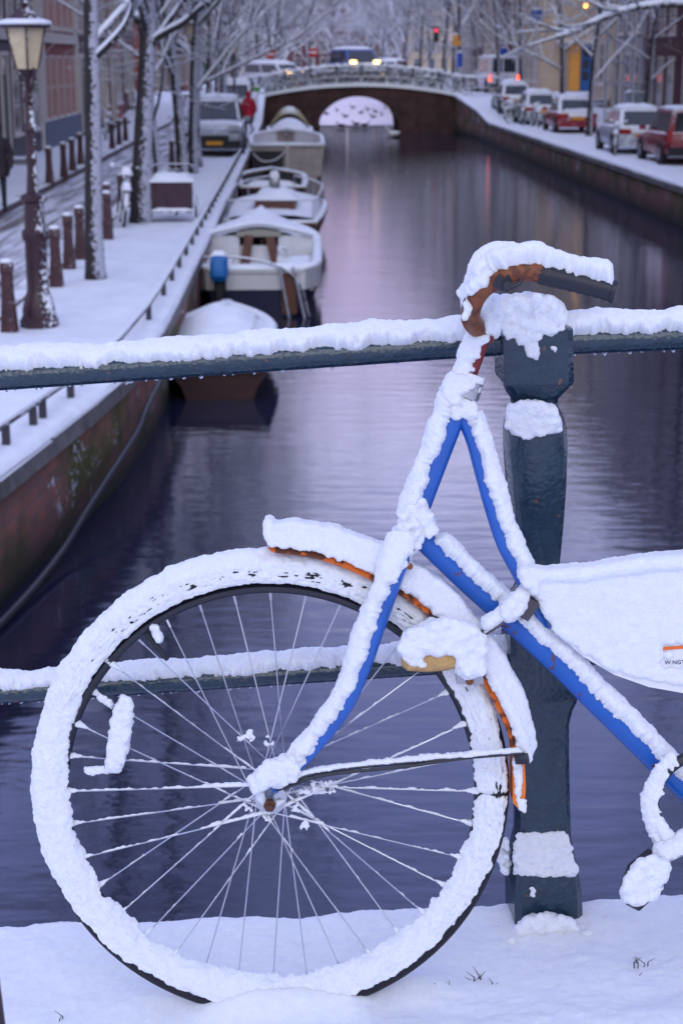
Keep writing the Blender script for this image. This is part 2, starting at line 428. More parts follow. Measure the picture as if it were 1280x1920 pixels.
l(n1.outputs['Fac'], cr.inputs[0]); l(cr.outputs[0], b.inputs['Base Color'])
bp = N.new('ShaderNodeBump'); bp.inputs['Strength'].default_value = 0.5; bp.inputs['Distance'].default_value = 0.03; l(n1.outputs['Fac'], bp.inputs['Height']); l(bp.outputs[0], b.inputs['Normal'])
kerb_m = M('kerb_stone', (0.13, 0.095, 0.095), 0.7, var=0.3, vscale=5, snow=0.86, snoise=0.5, sscale=1.3)

strip('quay_pavement', lambda Y: eL(Y) - 2.05, lambda Y: eL(Y) - 0.42, 0.0, snow_ground, wob=0.035, nx=8)
strip('street', lambda Y: eL(Y) - 4.55, lambda Y: eL(Y) - 2.25, -0.10, rm)
strip('pavement', lambda Y: min(-9, eL(Y) - 7.4), lambda Y: eL(Y) - 4.75, 0.02, snow_ground)
def kerb(name, f, Ya, Yb):
    mb = MB()
    for i, Y in enumerate(np.arange(Ya, Yb, 1.5)):
        a, b_ = V((f(Y), Y + 0.01, gz(Y))), V((f(Y + 1.49), Y + 1.48, gz(Y + 1.49)))
        mb.prism([a + V((-0.14, 0, -0.2)), a + V((0.14, 0, -0.2)), a + V((0.14, 0, 0.045)), a + V((-0.14, 0, 0.045))], b_ - a)
    tag(mb.build(name, kerb_m, smooth=False), kind='structure')
kerb('kerb', lambda Y: eL(Y) - 2.15, 3, 95); kerb('kerb', lambda Y: eL(Y) - 4.65, 3, 95)
strip('quay_pavement', lambda Y: eR(Y) + 0.40, lambda Y: eR(Y) + 6.2, 0.0, snow_ground, wob=0.04, nx=8)
strip('street', lambda Y: eR(Y) + 6.2, lambda Y: eR(Y) + 40, -0.02, snow_ground)
# land beyond the houses and the far end of the view, all snow
mb = MB(); mb.add([(-200, -60, 0.7), (-9.2, -60, 0.7), (-20, 330, 0.7), (-200, 330, 0.7)], [(0, 1, 2, 3)])
mb.add([(200, -60, 0.7), (200, 330, 0.7), (40, 330, 0.7), (48, -60, 0.7)], [(0, 1, 2, 3)])
mb.add([(-200, 296, 0.72), (200, 296, 0.72), (200, 600, 0.72), (-200, 600, 0.72)], [(0, 1, 2, 3)])
tag(mb.build('ground', snow_ground, smooth=False), kind='structure')

# quay walls: mossy old brick below a coping of stone blocks
def quay_mat(name, dark):
    m = bpy.data.materials.new(name); m.use_nodes = True; n = m.node_tree; N = n.nodes; l = n.links.new; b = N['Principled BSDF']; b.inputs['Roughness'].default_value = 0.75
    t = N.new('ShaderNodeTexCoord'); mp = N.new('ShaderNodeMapping'); mp.inputs['Rotation'].default_value = (R(90), 0, R(90)); l(t.outputs['Object'], mp.inputs[0])
    br = N.new('ShaderNodeTexBrick'); br.inputs['Scale'].default_value = 2.2; br.inputs['Mortar Size'].default_value = 0.012
    k = dark
    br.inputs['Color1'].default_value = (0.20 * k, 0.075 * k, 0.06 * k, 1); br.inputs['Color2'].default_value = (0.12 * k, 0.06 * k, 0.055 * k, 1); br.inputs['Mortar'].default_value = (0.09 * k, 0.085 * k, 0.08 * k, 1)
    sp = N.new('ShaderNodeSeparateXYZ'); cb = N.new('ShaderNodeCombineXYZ'); l(t.outputs['Object'], sp.inputs[0]); l(sp.outputs['Y'], cb.inputs[0]); l(sp.outputs['Z'], cb.inputs[1]); l(cb.outputs[0], br.inputs['Vector'])
    n1 = N.new('ShaderNodeTexNoise'); n1.inputs['Scale'].default_value = 0.9; n1.inputs['Detail'].default_value = 6; l(t.outputs['Object'], n1.inputs['Vector'])
    c1 = N.new('ShaderNodeValToRGB'); c1.color_ramp.elements[0].position = 0.44; c1.color_ramp.elements[0].color = (0, 0, 0, 1); c1.color_ramp.elements[1].position = 0.60; c1.color_ramp.elements[1].color = (1, 1, 1, 1); l(n1.outputs['Fac'], c1.inputs[0])
    mx = N.new('ShaderNodeMix'); mx.data_type = 'RGBA'; l(c1.outputs[0], mx.inputs[0]); l(br.outputs['Color'], mx.inputs[6]); mx.inputs[7].default_value = (0.075, 0.080, 0.018, 1)
    n2 = N.new('ShaderNodeTexNoise'); n2.inputs['Scale'].default_value = 16; n2.inputs['Detail'].default_value = 4; l(t.outputs['Object'], n2.inputs['Vector'])
    n3 = N.new('ShaderNodeTexNoise'); n3.inputs['Scale'].default_value = 1.4; l(t.outputs['Object'], n3.inputs['Vector'])
    ml = N.new('ShaderNodeMath'); ml.operation = 'MULTIPLY'; l(n2.outputs['Fac'], ml.inputs[0]); l(n3.outputs['Fac'], ml.inputs[1])
    c2 = N.new('ShaderNodeValToRGB'); c2.color_ramp.elements[0].position = 0.355; c2.color_ramp.elements[0].color = (0, 0, 0, 1); c2.color_ramp.elements[1].position = 0.415; c2.color_ramp.elements[1].color = (1, 1, 1, 1); l(ml.outputs[0], c2.inputs[0])
    m2 = N.new('ShaderNodeMix'); m2.data_type = 'RGBA'; l(c2.outputs[0], m2.inputs[0]); l(mx.outputs[2], m2.inputs[6]); m2.inputs[7].default_value = (0.70, 0.72, 0.80, 1)
    wr = N.new('ShaderNodeMapRange'); wr.inputs['From Min'].default_value = 0.05; wr.inputs['From Max'].default_value = 0.55; l(sp.outputs['Z'], wr.inputs[0])    # slime up to the high-water mark
    m3 = N.new('ShaderNodeMix'); m3.data_type = 'RGBA'; l(wr.outputs[0], m3.inputs[0]); m3.inputs[6].default_value = (0.012, 0.011, 0.008, 1); l(m2.outputs[2], m3.inputs[7])
    l(m3.outputs[2], b.inputs['Base Color'])
    bp = N.new('ShaderNodeBump'); bp.inputs['Strength'].default_value = 0.8; bp.inputs['Distance'].default_value = 0.02; l(br.outputs['Fac'], bp.inputs['Height']); bp.invert = True; l(bp.outputs[0], b.inputs['Normal'])
    return m
cope_m = M('coping_stone', (0.17, 0.16, 0.16), 0.8, var=0.35, vscale=4, snow=0.35, snoise=0.3, sscale=5, bump=0.3, bscale=20)
def quay(name, label, e, side, y0, y1, mat):
    th = thing(name, label, 'quay wall')
    mb = MB(); ys = [y for y in YS if y0 <= y <= y1]
    for a, b_ in zip(ys, ys[1:]):
        A, B_ = e(a) + 0.05 * side, e(b_) + 0.05 * side
        za, zb = gz(a) - 0.16, gz(b_) - 0.16
        s = side
        mb.add([(A, a, -0.8), (B_, b_, -0.8), (B_, b_, zb), (A, a, za), (A + 0.4 * s, a, za), (B_ + 0.4 * s, b_, zb)], [(0, 1, 2, 3), (3, 2, 5, 4)])
    mb.build('brick_wall', mat, th)
    Y = y0; rnd = random.Random(3)
    snowmb = MB()
    while Y < min(y1, 97) - 0.2:
        Lg = 1.15 + rnd.random() * 0.35
        a, b_ = Y + 0.008, Y + Lg - 0.008
        mb = MB(); A, B_ = e(a), e(b_); za, zb = gz(a), gz(b_); s = side; dz = rnd.uniform(-0.012, 0.012)
        mb.prism([(A, a, za - 0.17), (A + 0.42 * s, a, za - 0.17), (A + 0.42 * s, a, za + 0.015 + dz), (A + 0.03 * s, a, za + 0.015 + dz), (A, a, za - 0.02 + dz)], (B_ - A, b_ - a, zb - za))
        mb.build('coping_stone', cope_m, th, smooth=False)
        Y += Lg
    ys = [y0 + (min(y1, 97) - y0) * i / 300 for i in range(301)]
    vs = []; fs = []
    prof = [(0.0, -0.01), (0.03, 0.035), (0.10, 0.055), (0.28, 0.055), (0.42, 0.05), (0.46, 0.0)]
    for Y in ys:
        for k, (o, z) in enumerate(prof):
            q = nz((Y * 1.2, k, 0)) * 0.012
            vs.append((e(Y) + (o + q * 0.6) * side, Y, gz(Y) + 0.02 + z + q))
    K = len(prof)
    for i in range(len(ys) - 1):
        for k in range(K - 1): a = i * K + k; fs.append((a, a + 1, a + K + 1, a + K))
    snowmb.add(vs, fs); snowmb.build('snow', snow_far, th)
    return th
quay('quay_wall', 'mossy brick quay wall on the left with snow lying along its coping', eL, -1, 2.7, 97, quay_mat('quay_brick', 1.7))
quay('quay_wall', 'dark mossy quay wall on the right under the parked cars', eR, 1, 2.7, 97, quay_mat('quay_brick_dark', 1.5))
for e_, s_, nm in ((eL, -1, 'left'), (eR, 1, 'right')):
    mb = MB(); ys = [y for y in YS if y >= 106]
    for a, b_ in zip(ys, ys[1:]): mb.add([(e_(a), a, -0.5), (e_(b_), b_, -0.5), (e_(b_), b_, gz(b_)), (e_(a), a, gz(a)), (e_(a) + 0.5 * s_, a, gz(a) + 0.02), (e_(b_) + 0.5 * s_, b_, gz(b_) + 0.02)], [(0, 1, 2, 3), (3, 2, 5, 4)])
    tag(mb.build('quay_wall', M('far_quay', (0.13, 0.09, 0.09), 0.8, snow=0.5)), 'far quay wall beyond the arched bridge on its %s side' % nm, 'quay wall')

# ---------------------------------------------------------------- far arched bridge
brick_dark = M('bridge_brick', (0.062, 0.028, 0.028), 0.8, var=0.5, vscale=1.2, snow=0.8, snoise=0.3, sscale=2, bump=0.4, bscale=12)
XL, XR = PY(500, 200, 97).x - 0.4, PY(852, 200, 97).x + 0.5
AL, AR = PY(594, 240, 97).x, PY(749, 240, 97).x
xm = (XL + XR) / 2
ztop = lambda X: 2.05 + 0.62 * max(0, 1 - ((X - xm) / ((XR - XL) / 2)) ** 2)
br = thing('arched_bridge', 'low brick bridge with one round arch spanning the far end of the canal', 'bridge', (xm, 97, 0))
mb = MB(); xs = sorted(set(list(np.linspace(XL, XR, 40)) + list(np.linspace(AL, AR, 41)))); vs = []; fs = []
zbot = lambda X: -0.6 if not AL < X < AR else max(-0.6, 2.0 * math.sqrt(max(0, 1 - ((X - (AL + AR) / 2) / ((AR - AL) / 2)) ** 2)) ** 1.0 - 0.02)
for X in xs:
    for Y in (97, 107): vs += [(X, Y, zbot(X)), (X, Y, ztop(X) - 0.12)]
for i in range(len(xs) - 1):
    a, c = i * 4, i * 4 + 4
    fs += [(a, c, c + 1, a + 1), (a + 2, a + 3, c + 3, c + 2), (a, a + 2, c + 2, c), (a + 1, c + 1, c + 3, a + 3)]
mb.add(vs, fs); mb.build('arch_wall', brick_dark, br, world=True, smooth=False)
mb = MB()
for a, c in zip(xs, xs[1:]):
    mb.prism([(a, 96.86, ztop(a) - 0.14), (a, 97.3, ztop(a) - 0.14), (a, 97.3, ztop(a) + 0.06), (a, 96.9, ztop(a) + 0.06)], (c - a, 0, ztop(c) - ztop(a)))
mb.build('coping', M('bridge_coping', (0.25, 0.24, 0.24), 0.8, snow=-0.2, snoise=0.25, sscale=3), br, world=True)
mb = MB()
for a, c in zip(xs, xs[1:]): mb.add([(a, 97.3, ztop(a)), (c, 97.3, ztop(c)), (c, 107, ztop(c)), (a, 107, ztop(a))], [(0, 1, 2, 3)])
mb.build('roadway', snow_ground, br, world=True)
iron = M('bridge_iron', (0.03, 0.035, 0.05), 0.5, var=0.3, snow=0.05, snoise=0.3, sscale=6)
mb = MB()
for Yr in (97.1, 106.8):
    for zz in (0.4, 0.95): mb = MB(); mb.tube([(X, Yr, ztop(X) + zz) for X in np.linspace(XL - 2, XR + 2, 30)], 0.035, 6); mb.build('rail', iron, br, world=True)
for Yr in (97.1, 106.8):
    mb = MB(); q = [V((X, Yr, ztop(X) + 1.0)) for X in np.linspace(XL - 2, XR + 2, 60)]; mb.tube(q, [.05 + .025 * nz(p * 2) for p in q], 8); mb.build('snow', snow_far, br, world=True)
for X in np.linspace(XL, XR, 9):
    for Yr in (97.1, 106.8):
        mb = MB(); mb.lathe([(0.07, 0), (0.07, 0.15), (0.05, 0.2), (0.05, 0.9), (0.08, 0.95), (0.08, 1.05), (0.02, 1.1)], 8, (X, Yr, ztop(X))); mb.build('railing_post', iron, br, world=True)
# the cross street over the bridge
mb = MB(); mb.add([(-60, 97.4, 2.075), (XL + 0.02, 97.4, 2.075), (XL + 0.02, 106.6, 2.075), (-60, 106.6, 2.075)], [(0, 1, 2, 3)]); mb.add([(XR - 0.02, 97.4, 2.075), (60, 97.4, 2.075), (60, 106.6, 2.075), (XR - 0.02, 106.6, 2.075)], [(0, 1, 2, 3)])
tag(mb.build('cross_street', snow_ground, smooth=False), kind='structure')

# ---------------------------------------------------------------- houses
glass = M('window_glass', (0.025, 0.03, 0.045), 0.08, spec=0.8, var=0.4, vscale=2)
white_p = M('white_paint', (0.60, 0.55, 0.50), 0.5, var=0.1, snow=0.75, snoise=0.2)
roof_m = M('roof_tiles', (0.10, 0.06, 0.05), 0.7, var=0.3, vscale=4, snow=0.05, snoise=0.3, sscale=1.5)
def brickmat(name, c, k=0.55):
    m = M(name, c, 0.8, var=0.22, vscale=1.6, bump=0.2, bscale=25); n = m.node_tree; N = n.nodes; l = n.links.new; b = N['Principled BSDF']
    src = b.inputs['Base Color'].links[0].from_socket
    t = N.new('ShaderNodeTexCoord'); sp = N.new('ShaderNodeSeparateXYZ'); cb = N.new('ShaderNodeCombineXYZ'); br = N.new('ShaderNodeTexBrick'); br.inputs['Scale'].default_value = 2.4
    l(t.outputs['Object'], sp.inputs[0]); a = N.new('ShaderNodeMath'); a.operation = 'ADD'; l(sp.outputs['X'], a.inputs[0]); l(sp.outputs['Y'], a.inputs[1]); l(a.outputs[0], cb.inputs[0]); l(sp.outputs['Z'], cb.inputs[1]); l(cb.outputs[0], br.inputs['Vector'])
    br.inputs['Color1'].default_value = (1, 1, 1, 1); br.inputs['Color2'].default_value = (0.75, 0.72, 0.72, 1); br.inputs['Mortar'].default_value = (1.25, 1.3, 1.3, 1); br.inputs['Mortar Size'].default_value = 0.015
    mx = N.new('ShaderNodeMix'); mx.data_type = 'RGBA'; mx.blend_type = 'MULTIPLY'; mx.inputs[0].default_value = 1; l(src, mx.inputs[6]); l(br.outputs['Color'], mx.inputs[7]); l(mx.outputs[2], b.inputs['Base Color'])
    return m
WALLS = {'red': brickmat('red_brick', (0.30, 0.085, 0.070)), 'brown': brickmat('brown_brick', (0.085, 0.046, 0.040)), 'dark': brickmat('dark_brick', (0.04, 0.03, 0.036)),
         'tan': M('tan_render', (0.46, 0.35, 0.24), 0.8, var=0.12, vscale=1), 'grey': M('grey_render', (0.34, 0.32, 0.32), 0.8, var=0.12, vscale=1), 'plum': brickmat('plum_brick', (0.11, 0.042, 0.048))}
shutter = M('red_shutter', (0.40, 0.070, 0.050), 0.6, var=0.2)
WCACHE = {}
def window_mesh(wd, ht, nx, ny):
    k = (wd, ht, nx, ny)
    if k in WCACHE: return WCACHE[k]
    f = MB(); t = 0.08
    for sx in (-1, 1): f.box((sx * (wd / 2 - t / 2), -0.01, ht / 2), (t, 0.05, ht))
    for z in (t / 2, ht - t / 2): f.box((0, -0.01, z), (wd - 2 * t, 0.05, t))
    for i in range(1, nx): f.box((-wd / 2 + wd * i / nx, -0.005, ht / 2), (0.05, 0.035, ht - 2 * t))
    for j in range(1, ny): f.box((0, -0.004, ht * j / ny), (wd - 2 * t, 0.03, 0.05))
    p = MB(); p.box((0, -0.005, ht / 2), (wd - 2 * t + 0.004, 0.02, ht - 2 * t + 0.004))
    s = MB(); s.box((0, -0.04, -0.05), (wd + 0.16, 0.12, 0.10))
    WCACHE[k] = (f.mesh('window_frame', False), p.mesh('pane', False), s.mesh('sill', False)); return WCACHE[k]
def house(loc, rz, wd, ht, floors, bays, wall, label, nx=2, ny=3, panem=None, gf='door', doorc=None, band=False, depth=9, fr=None, gfmat=None, plinth=False):
    h = thing('house', label, 'house', loc, rz)
    gh = 3.6
    m = MB(); m.box((0, depth / 2, ht / 2 - 0.5), (wd - 0.02, depth, ht + 1.0)); m.build('wall', WALLS[wall], h, smooth=False)
    if gfmat:
        m = MB(); m.box((0, -0.03, gh / 2 - 0.1), (wd - 0.1, 0.07, gh)); m.build('ground_floor_facing', gfmat, h, smooth=False)
    m = MB(); m.box((0, -0.14, ht + 0.02), (wd - 0.04, 0.5, 0.42)); m.box((0, -0.07, ht - 0.34), (wd - 0.06, 0.22, 0.22)); m.build('cornice', white_p, h, smooth=False)
    r = MB(); z0 = ht + 0.24
    r.prism([(-wd / 2 + 0.03, 0.12, z0), (-wd / 2 + 0.03, depth - 0.1, z0), (-wd / 2 + 0.03, depth * 0.5, z0 + 2.6)], (wd - 0.06, 0, 0)); ro = r.build('roof', roof_m, h, smooth=False)
    c = MB(); c.box((wd * 0.3, depth * 0.55, z0 + 2.6), (0.7, 0.6, 1.6)); c.build('chimney', WALLS['brown'], ro, smooth=False)
    if plinth:
        m = MB(); m.box((0, -0.08, 0.45), (wd - 0.1, 0.16, 0.96)); m.build('plinth', M('blue_grey_plinth', (0.10, 0.13, 0.19), 0.6), h, smooth=False)
    if band:
        for sx in (-1, 1): b_ = MB(); b_.box((sx * (wd / 2 - .3), -0.07, ht / 2), (.5, .16, ht)); b_.build('pilaster', white_p, h, smooth=False)
        b_ = MB(); b_.box((0, -0.06, gh + 0.15), (wd - 0.05, 0.14, 0.35)); b_.build('string_course', white_p, h, smooth=False)
    ww = min(1.25, (wd - 0.9) / bays - 0.35); fh = (ht - gh - 0.6) / max(1, floors - 1)
    dk = int(abs(loc[1] * 7)) % bays
    for fl in range(floors):
        for bb in range(bays):
            x = -wd / 2 + 0.45 + (wd - 0.9) * (bb + 0.5) / bays
            if fl == 0 and bb == dk and gf == 'door':
                d = MB(); d.box((0, 0.0, 1.15), (1.0, 0.10, 2.3)); q = d.build('door', doorc or M('door_green', (0.02, 0.05, 0.04), 0.4), h, smooth=False); q.location = (x, -0.03, 0.2)
                g_ = MB(); g_.box((0, -0.02, 2.62), (1.0, 0.08, 0.5)); g_.build('fanlight', glass, q, smooth=False)
                f_ = MB()
                for sx in (-1, 1): f_.box((sx * 0.58, -0.03, 1.45), (0.14, 0.14, 2.9))
                f_.box((0, -0.03, 2.97), (1.3, 0.16, 0.14)); f_.build('door_frame', white_p, q, smooth=False)
                s_ = MB(); s_.box((0, -0.35, -0.12), (1.5, 0.7, 0.2)); s_.build('step', M('step_stone', (0.2, 0.2, 0.21), 0.8, snow=0.3), q, smooth=False)
                continue
            z = 0.95 if fl == 0 else gh + 0.5 + (fl - 1) * fh
            H = 2.2 if fl == 0 else min(2.0, fh - 0.7)
            if gfmat and fl == 0: z = 0.8; H = 2.5
            fm, pm, sm = window_mesh(round(ww, 2), round(H, 2), nx, ny)
            o = link('window', fm, fr or white_p, h); o.location = (x, -0.012 - (0.055 if gfmat and fl == 0 else 0), z)
            link('pane', pm, panem or glass, o); link('sill', sm, white_p, o)
    return h
hd = math.atan2(-0.03, 1)     # the canal runs slightly to the left
LEFTH = [  # Y centre, width, height, floors, bays, wall, extra
 (33, 7, 14, 4, 3, 'brown', 'brown brick house outside the left edge, nearest on the left street', {}),
 (41.8, 9.8, 13, 4, 4, 'dark', 'dark brick house with pale pilasters at the far left edge', dict(band=True)),
 (52.4, 11, 14.5, 4, 5, 'dark', 'dark painted house behind the near street lamp with a white band', dict(band=True, gfmat=M('dark_facing', (0.035, 0.035, 0.05), 0.5))),
 (63, 10, 13.5, 4, 5, 'red', 'red brick house with tall red shuttered ground floor beside the lamp', dict(band=True, panem=shutter, nx=3, ny=2, gf='none', plinth=True)),
 (71.2, 6.2, 15, 4, 3, 'plum', 'plum brick house between the two nearest tree trunks', dict(ny=4)),
 (77.4, 6.0, 13, 4, 3, 'brown', 'brown house with a tan doorway between the left trunks', dict(doorc=M('tan_door', (0.5, 0.38, 0.2), 0.5))),
 (83.6, 6.2, 14, 4, 3, 'red', 'red brick house behind the paired left trunks', dict(nx=3)),
 (90.2, 6.6, 15, 5, 3, 'plum', 'tall plum brick house before the left end of the bridge', {}),
 (115.5, 7, 14, 4, 3, 'red', 'red brick corner house just past the bridge on the left', {}),
 (123, 7, 13, 4, 3, 'brown', 'second house past the bridge on the left', {}),
 (131, 8, 15, 5, 4, 'plum', 'third house past the bridge on the left', {}),
 (140, 9, 14, 4, 4, 'dark', 'fourth house past the bridge on the left', {}),
 (150, 10, 14, 4, 4, 'red', 'fifth house past the bridge on the left', {}),
]
for (Y, wd, ht, fl, by, wl, lb, kw) in LEFTH:
    house((-8.5 - 0.03 * Y - (0 if Y < 100 else 0.5), Y, gz(Y)), R(90) - hd - R(0), wd, ht, fl, by, wl, lb, **kw)
blue_p = M('blue_paint', (0.02, 0.11, 0.30), 0.4, var=0.15); orange_p = M('ochre_paint', (0.75, 0.33, 0.05), 0.5, var=0.1)
RIGHTH = [
 (28, 8, 18.5, 4, 4, 'brown', 'brown brick house off the right edge, nearest on the right quay', {}),
 (36.5, 8.5, 18.0, 4, 4, 'plum', 'plum brick house off the right edge, next after the nearest', {}),
 (45, 8, 19.0, 5, 3, 'dark', 'dark brick house off the right edge, third from the camera', {}),
 (53.5, 8.4, 17.5, 4, 4, 'brown', 'brown brick house off the right edge, fourth from the camera', {}),
 (62, 8, 18.5, 5, 3, 'red', 'red brick house off the right edge, fifth from the camera', {}),
 (70.5, 8.5, 17.5, 4, 4, 'plum', 'plum brick house off the right edge, sixth from the camera', {}),
 (78.6, 7.2, 18.0, 4, 3, 'plum', 'plum brick house behind the scaffolding at the right edge', dict(gf='none')),
 (86.2, 7.4, 17.5, 4, 3, 'grey', 'pale grey house with tall windows left of the scaffolding', dict(ny=4)),
 (93.4, 6.8, 16.5, 4, 3, 'tan', 'tan house beside the bridge end behind the right trees', {}),
 (112, 7, 17.5, 4, 3, 'tan', 'tan corner house past the bridge with a blue and ochre shopfront', dict(gf='shop')),
 (119.5, 7.6, 16.5, 4, 2, 'tan', 'tan house past the bridge on the right', {}),
 (127.5, 8, 17.5, 5, 3, 'plum', 'plum house third past the bridge on the right', {}),
 (136, 8.4, 16.5, 4, 3, 'tan', 'tall tan house fourth past the bridge on the right', {}),
 (145, 9, 17.5, 4, 4, 'brown', 'brown house fifth past the bridge on the right', {}),
 (155, 10, 16.5, 4, 4, 'grey', 'pale house sixth past the bridge on the right', {}),
]
for (Y, wd, ht, fl, by, wl, lb, kw) in RIGHTH:
    x = 17.0 - 0.03 * Y - (0 if Y < 100 else 1.2)
    zz = 1.0 if Y < 84 else gz(Y)
    h = house((x, Y, zz), R(-90) - hd, wd, ht, fl, by, wl, lb, **kw)
    if kw.get('gf') == 'shop':                      # the shopfront is in the side wall that faces the near bridge
        yw = Y - wd / 2 * math.cos(0.03)
        bpy.context.view_layer.update()
        def wside(nm, mat, xa, xb, z0, z1, d):
            m = MB(); m.box(((xa + xb) / 2, yw - d / 2 + 0.05, (z0 + z1) / 2), (xb - xa, d + 0.1, z1 - z0)); me = m.mesh(nm, False); me.transform(h.matrix_world.inverted()); return link(nm, me, mat, h)
        x0 = (1052 - 640) / F * yw; x1 = (1071 - 640) / F * yw; x2 = (1101 - 640) / F * yw
        wside('ochre_panel', orange_p, x0, x1, 2.1, 4.95, 0.16); q = wside('shop_door', blue_p, x1 + 0.04, x2, 2.1, 4.95, 0.20)
        for i in range(2):
            for k in range(3): wside('pane', glass, x1 + 0.16 + i * 0.48, x1 + 0.16 + i * 0.48 + 0.36, 2.75 + k * 0.7, 3.3 + k * 0.7, 0.23)
        wside('awning', white_p, x0 - 0.9, x2 + 0.3, 5.0, 5.2, 0.9)
# far end of the view: a closing row of hazy houses behind the trees
for i, (x, wl, ht) in enumerate([(-30, 'brown', 15), (-20, 'plum', 16), (-10, 'grey', 14), (0, 'plum', 15), (10, 'brown', 17), (20, 'tan', 15)]):
    house((x - 4, 286, 1.1), 0, 9.8, ht, 4, 4, wl, '%s house from the left in the row closing the far end of the canal' % ORD[i], depth=8)
# ================================================================== TREES: trunk and limbs, twig crown, snow lying on both
bark = M('bark', (0.028, 0.021, 0.022), 0.85, var=0.4, vscale=9, stretch=(1, 1, 0.35), bump=0.7, bscale=22, snow=0.66, sdir=(0.80, -0.62, 0.30), snoise=0.95, sscale=20, snowcol=(0.46, 0.46, 0.54, 1))
twig_m = M('twig_bark', (0.032, 0.028, 0.048), 0.85, var=0.2)
class Tree:
    def __init__(s, seed, H, r0, first, limbs=9, spread=0.55, dense=1.0, lean=(0, 0), extra=(), reach=0.42, fork=False):
        s.rnd = random.Random(seed); s.b = MB(); s.t = MB(); s.s = MB(); s.dense = dense
        rn = s.rnd; n = 12; path = []; rad = []
        p = V((0, 0, -0.15)); d = V((lean[0], lean[1], 1)).normalized()
        for i in range(n + 1):
            z = H * 0.8 * i / n; path.append(p.copy()); rad.append(r0 * (1 - 0.72 * (i / n)) * (1.28 if i == 0 else 1))
            d = (d + V((rn.uniform(-1, 1), rn.uniform(-1, 1), 0)) * 0.045).normalized(); p = p + d * (H * 0.8 / n)
        path.insert(1, path[0].lerp(path[1], 0.4)); rad.insert(1, r0 * 1.06)
        s.b.tube(path, rad, 12)
        s.trunk = path
        k0 = rn.uniform(0, 6.28)
        for i in range(limbs):
            f = first / (H * 0.8) + (1 - first / (H * 0.8)) * (i / limbs) ** 0.9
            j = min(len(path) - 2, f * (len(path) - 1)); a = int(j); q = path[a].lerp(path[a + 1], j - a)
            az = k0 + i * 2.4 + rn.uniform(-0.4, 0.4); el = rn.uniform(0.45, 1.0) + 0.25 * f
            dd = V((math.cos(az) * math.cos(el), math.sin(az) * math.cos(el), math.sin(el)))
            s.grow(q, dd, H * reach * (1.1 - 0.6 * f) * rn.uniform(0.8, 1.15), r0 * 0.42 * (1.05 - 0.55 * f), 1)
        s.grow(path[-1], d, H * 0.2, rad[-1], 1)
        for ex, r in extra:
            ex = smooth_path(ex, 4); s.b.tube(ex, [r * (1 - 0.55 * i / len(ex)) for i in range(len(ex))], 8)
            s.snowtube(ex, [r * (1 - 0.55 * i / len(ex)) for i in range(len(ex))], 1.0)
            for i in range(len(ex) // 3, len(ex), 2):
                t = (ex[min(i + 1, len(ex) - 1)] - ex[i - 1]).normalized()
                dd = (t + V((rn.uniform(-1, 1), rn.uniform(-1, 1), rn.uniform(-0.2, 0.9))) * 0.9).normalized()
                s.grow(ex[i], dd, rn.uniform(0.9, 1.8), r * 0.3, 2)
    def snowtube(s, path, rad, k):
        if (path[-1] - path[0]).normalized().z > 0.93: return
        q = [p + UP * (r * 0.55 + 0.004) for p, r in zip(path, rad)]
        s.s.tube(q, [r * 0.92 * k + (0.010 if rad[0] > .02 else .0026) for r in rad], 5 if rad[0] > 0.03 else 3, cap=False)
    def grow(s, p, d, L, r, lv):
        rn = s.rnd; n = 5 if lv == 1 else (3 if lv == 2 else 2); path = [p.copy()]; rad = [r]
        for i in range(n):
            d = (d + V((rn.uniform(-1, 1), rn.uniform(-1, 1), rn.uniform(-0.6, 0.9 if lv < 3 else 0.1))) * (0.22 if lv == 1 else 0.28)).normalized()
            p = p + d * (L / n); path.append(p.copy()); rad.append(max(0.004, r * (1 - 0.75 * (i + 1) / n)))
        (s.b if lv <= 1 else s.t).tube(path, rad, 7 if lv == 1 else (4 if lv == 2 else 3), cap=False)
        s.snowtube(path, rad, 1.0 if lv < 3 else .55)
        if lv >= 4: return
        m = {1: int(6 * s.dense), 2: int(5 * s.dense), 3: int(3 * s.dense) if s.dense > 0.9 else 2}[lv]
        for i in range(m):
            f = 0.25 + 0.75 * (i + rn.random()) / m; j = min(n - 1e-3, f * n); a = int(j); q = path[a].lerp(path[a + 1], j - a)
            ax = V((rn.uniform(-1, 1), rn.uniform(-1, 1), rn.uniform(-0.5, 0.9)))
            dd = (d * 0.55 + ax.normalized() * 0.85).normalized()
            s.grow(q, dd, L * rn.uniform(0.38, 0.6), max(0.006, r * 0.42), lv + 1)
    def build(s, label, loc, rz=0, group=None, name='tree'):
        t = thing(name, label, 'tree', loc, rz, group)
        s.b.build('trunk', bark, t, ang=None); s.t.build('crown', twig_m, t, ang=None); s.s.build('snow', snow_far, t, ang=None); return t

lg = 'bare snowy trees along the left quay'
# the two near trunks and their low limbs
bA = G(180, 524, 1.0)
ex = [PY(x, y, bA.y + dy) - bA for x, y, dy in ((184, 104, 0), (206, 82, -0.1), (232, 52, -0.2), (247, 20, -0.3), (256, -30, -0.5), (268, -90, -0.8))]
ex2 = [PY(x, y, bA.y + dy) - bA for x, y, dy in ((178, 40, 0), (160, 0, 0.3), (150, -60, 0.6), (128, -130, 1.0))]
tA = Tree(11, 13, 0.135, 3.9, limbs=10, extra=((ex, 0.05), (ex2, 0.06))).build('slim tree trunk standing nearest the street lamp on the left quay', bA, 0, lg)
bB = G(264, 417, 1.0)
exB = [[PY(x, y, bB.y + dy) - bB for x, y, dy in q] for q in (
    ((278, 92, 0), (300, 66, -0.1), (325, 30, -0.3), (345, 0, -0.5), (372, -50, -0.8)),
    ((284, 78, 0), (312, 60, -0.2), (345, 42, -0.4), (372, 18, -0.6), (402, -4, -0.9), (440, -40, -1.4)),
    ((262, 40, 0), (250, 0, 0.2), (240, -60, 0.4)))]
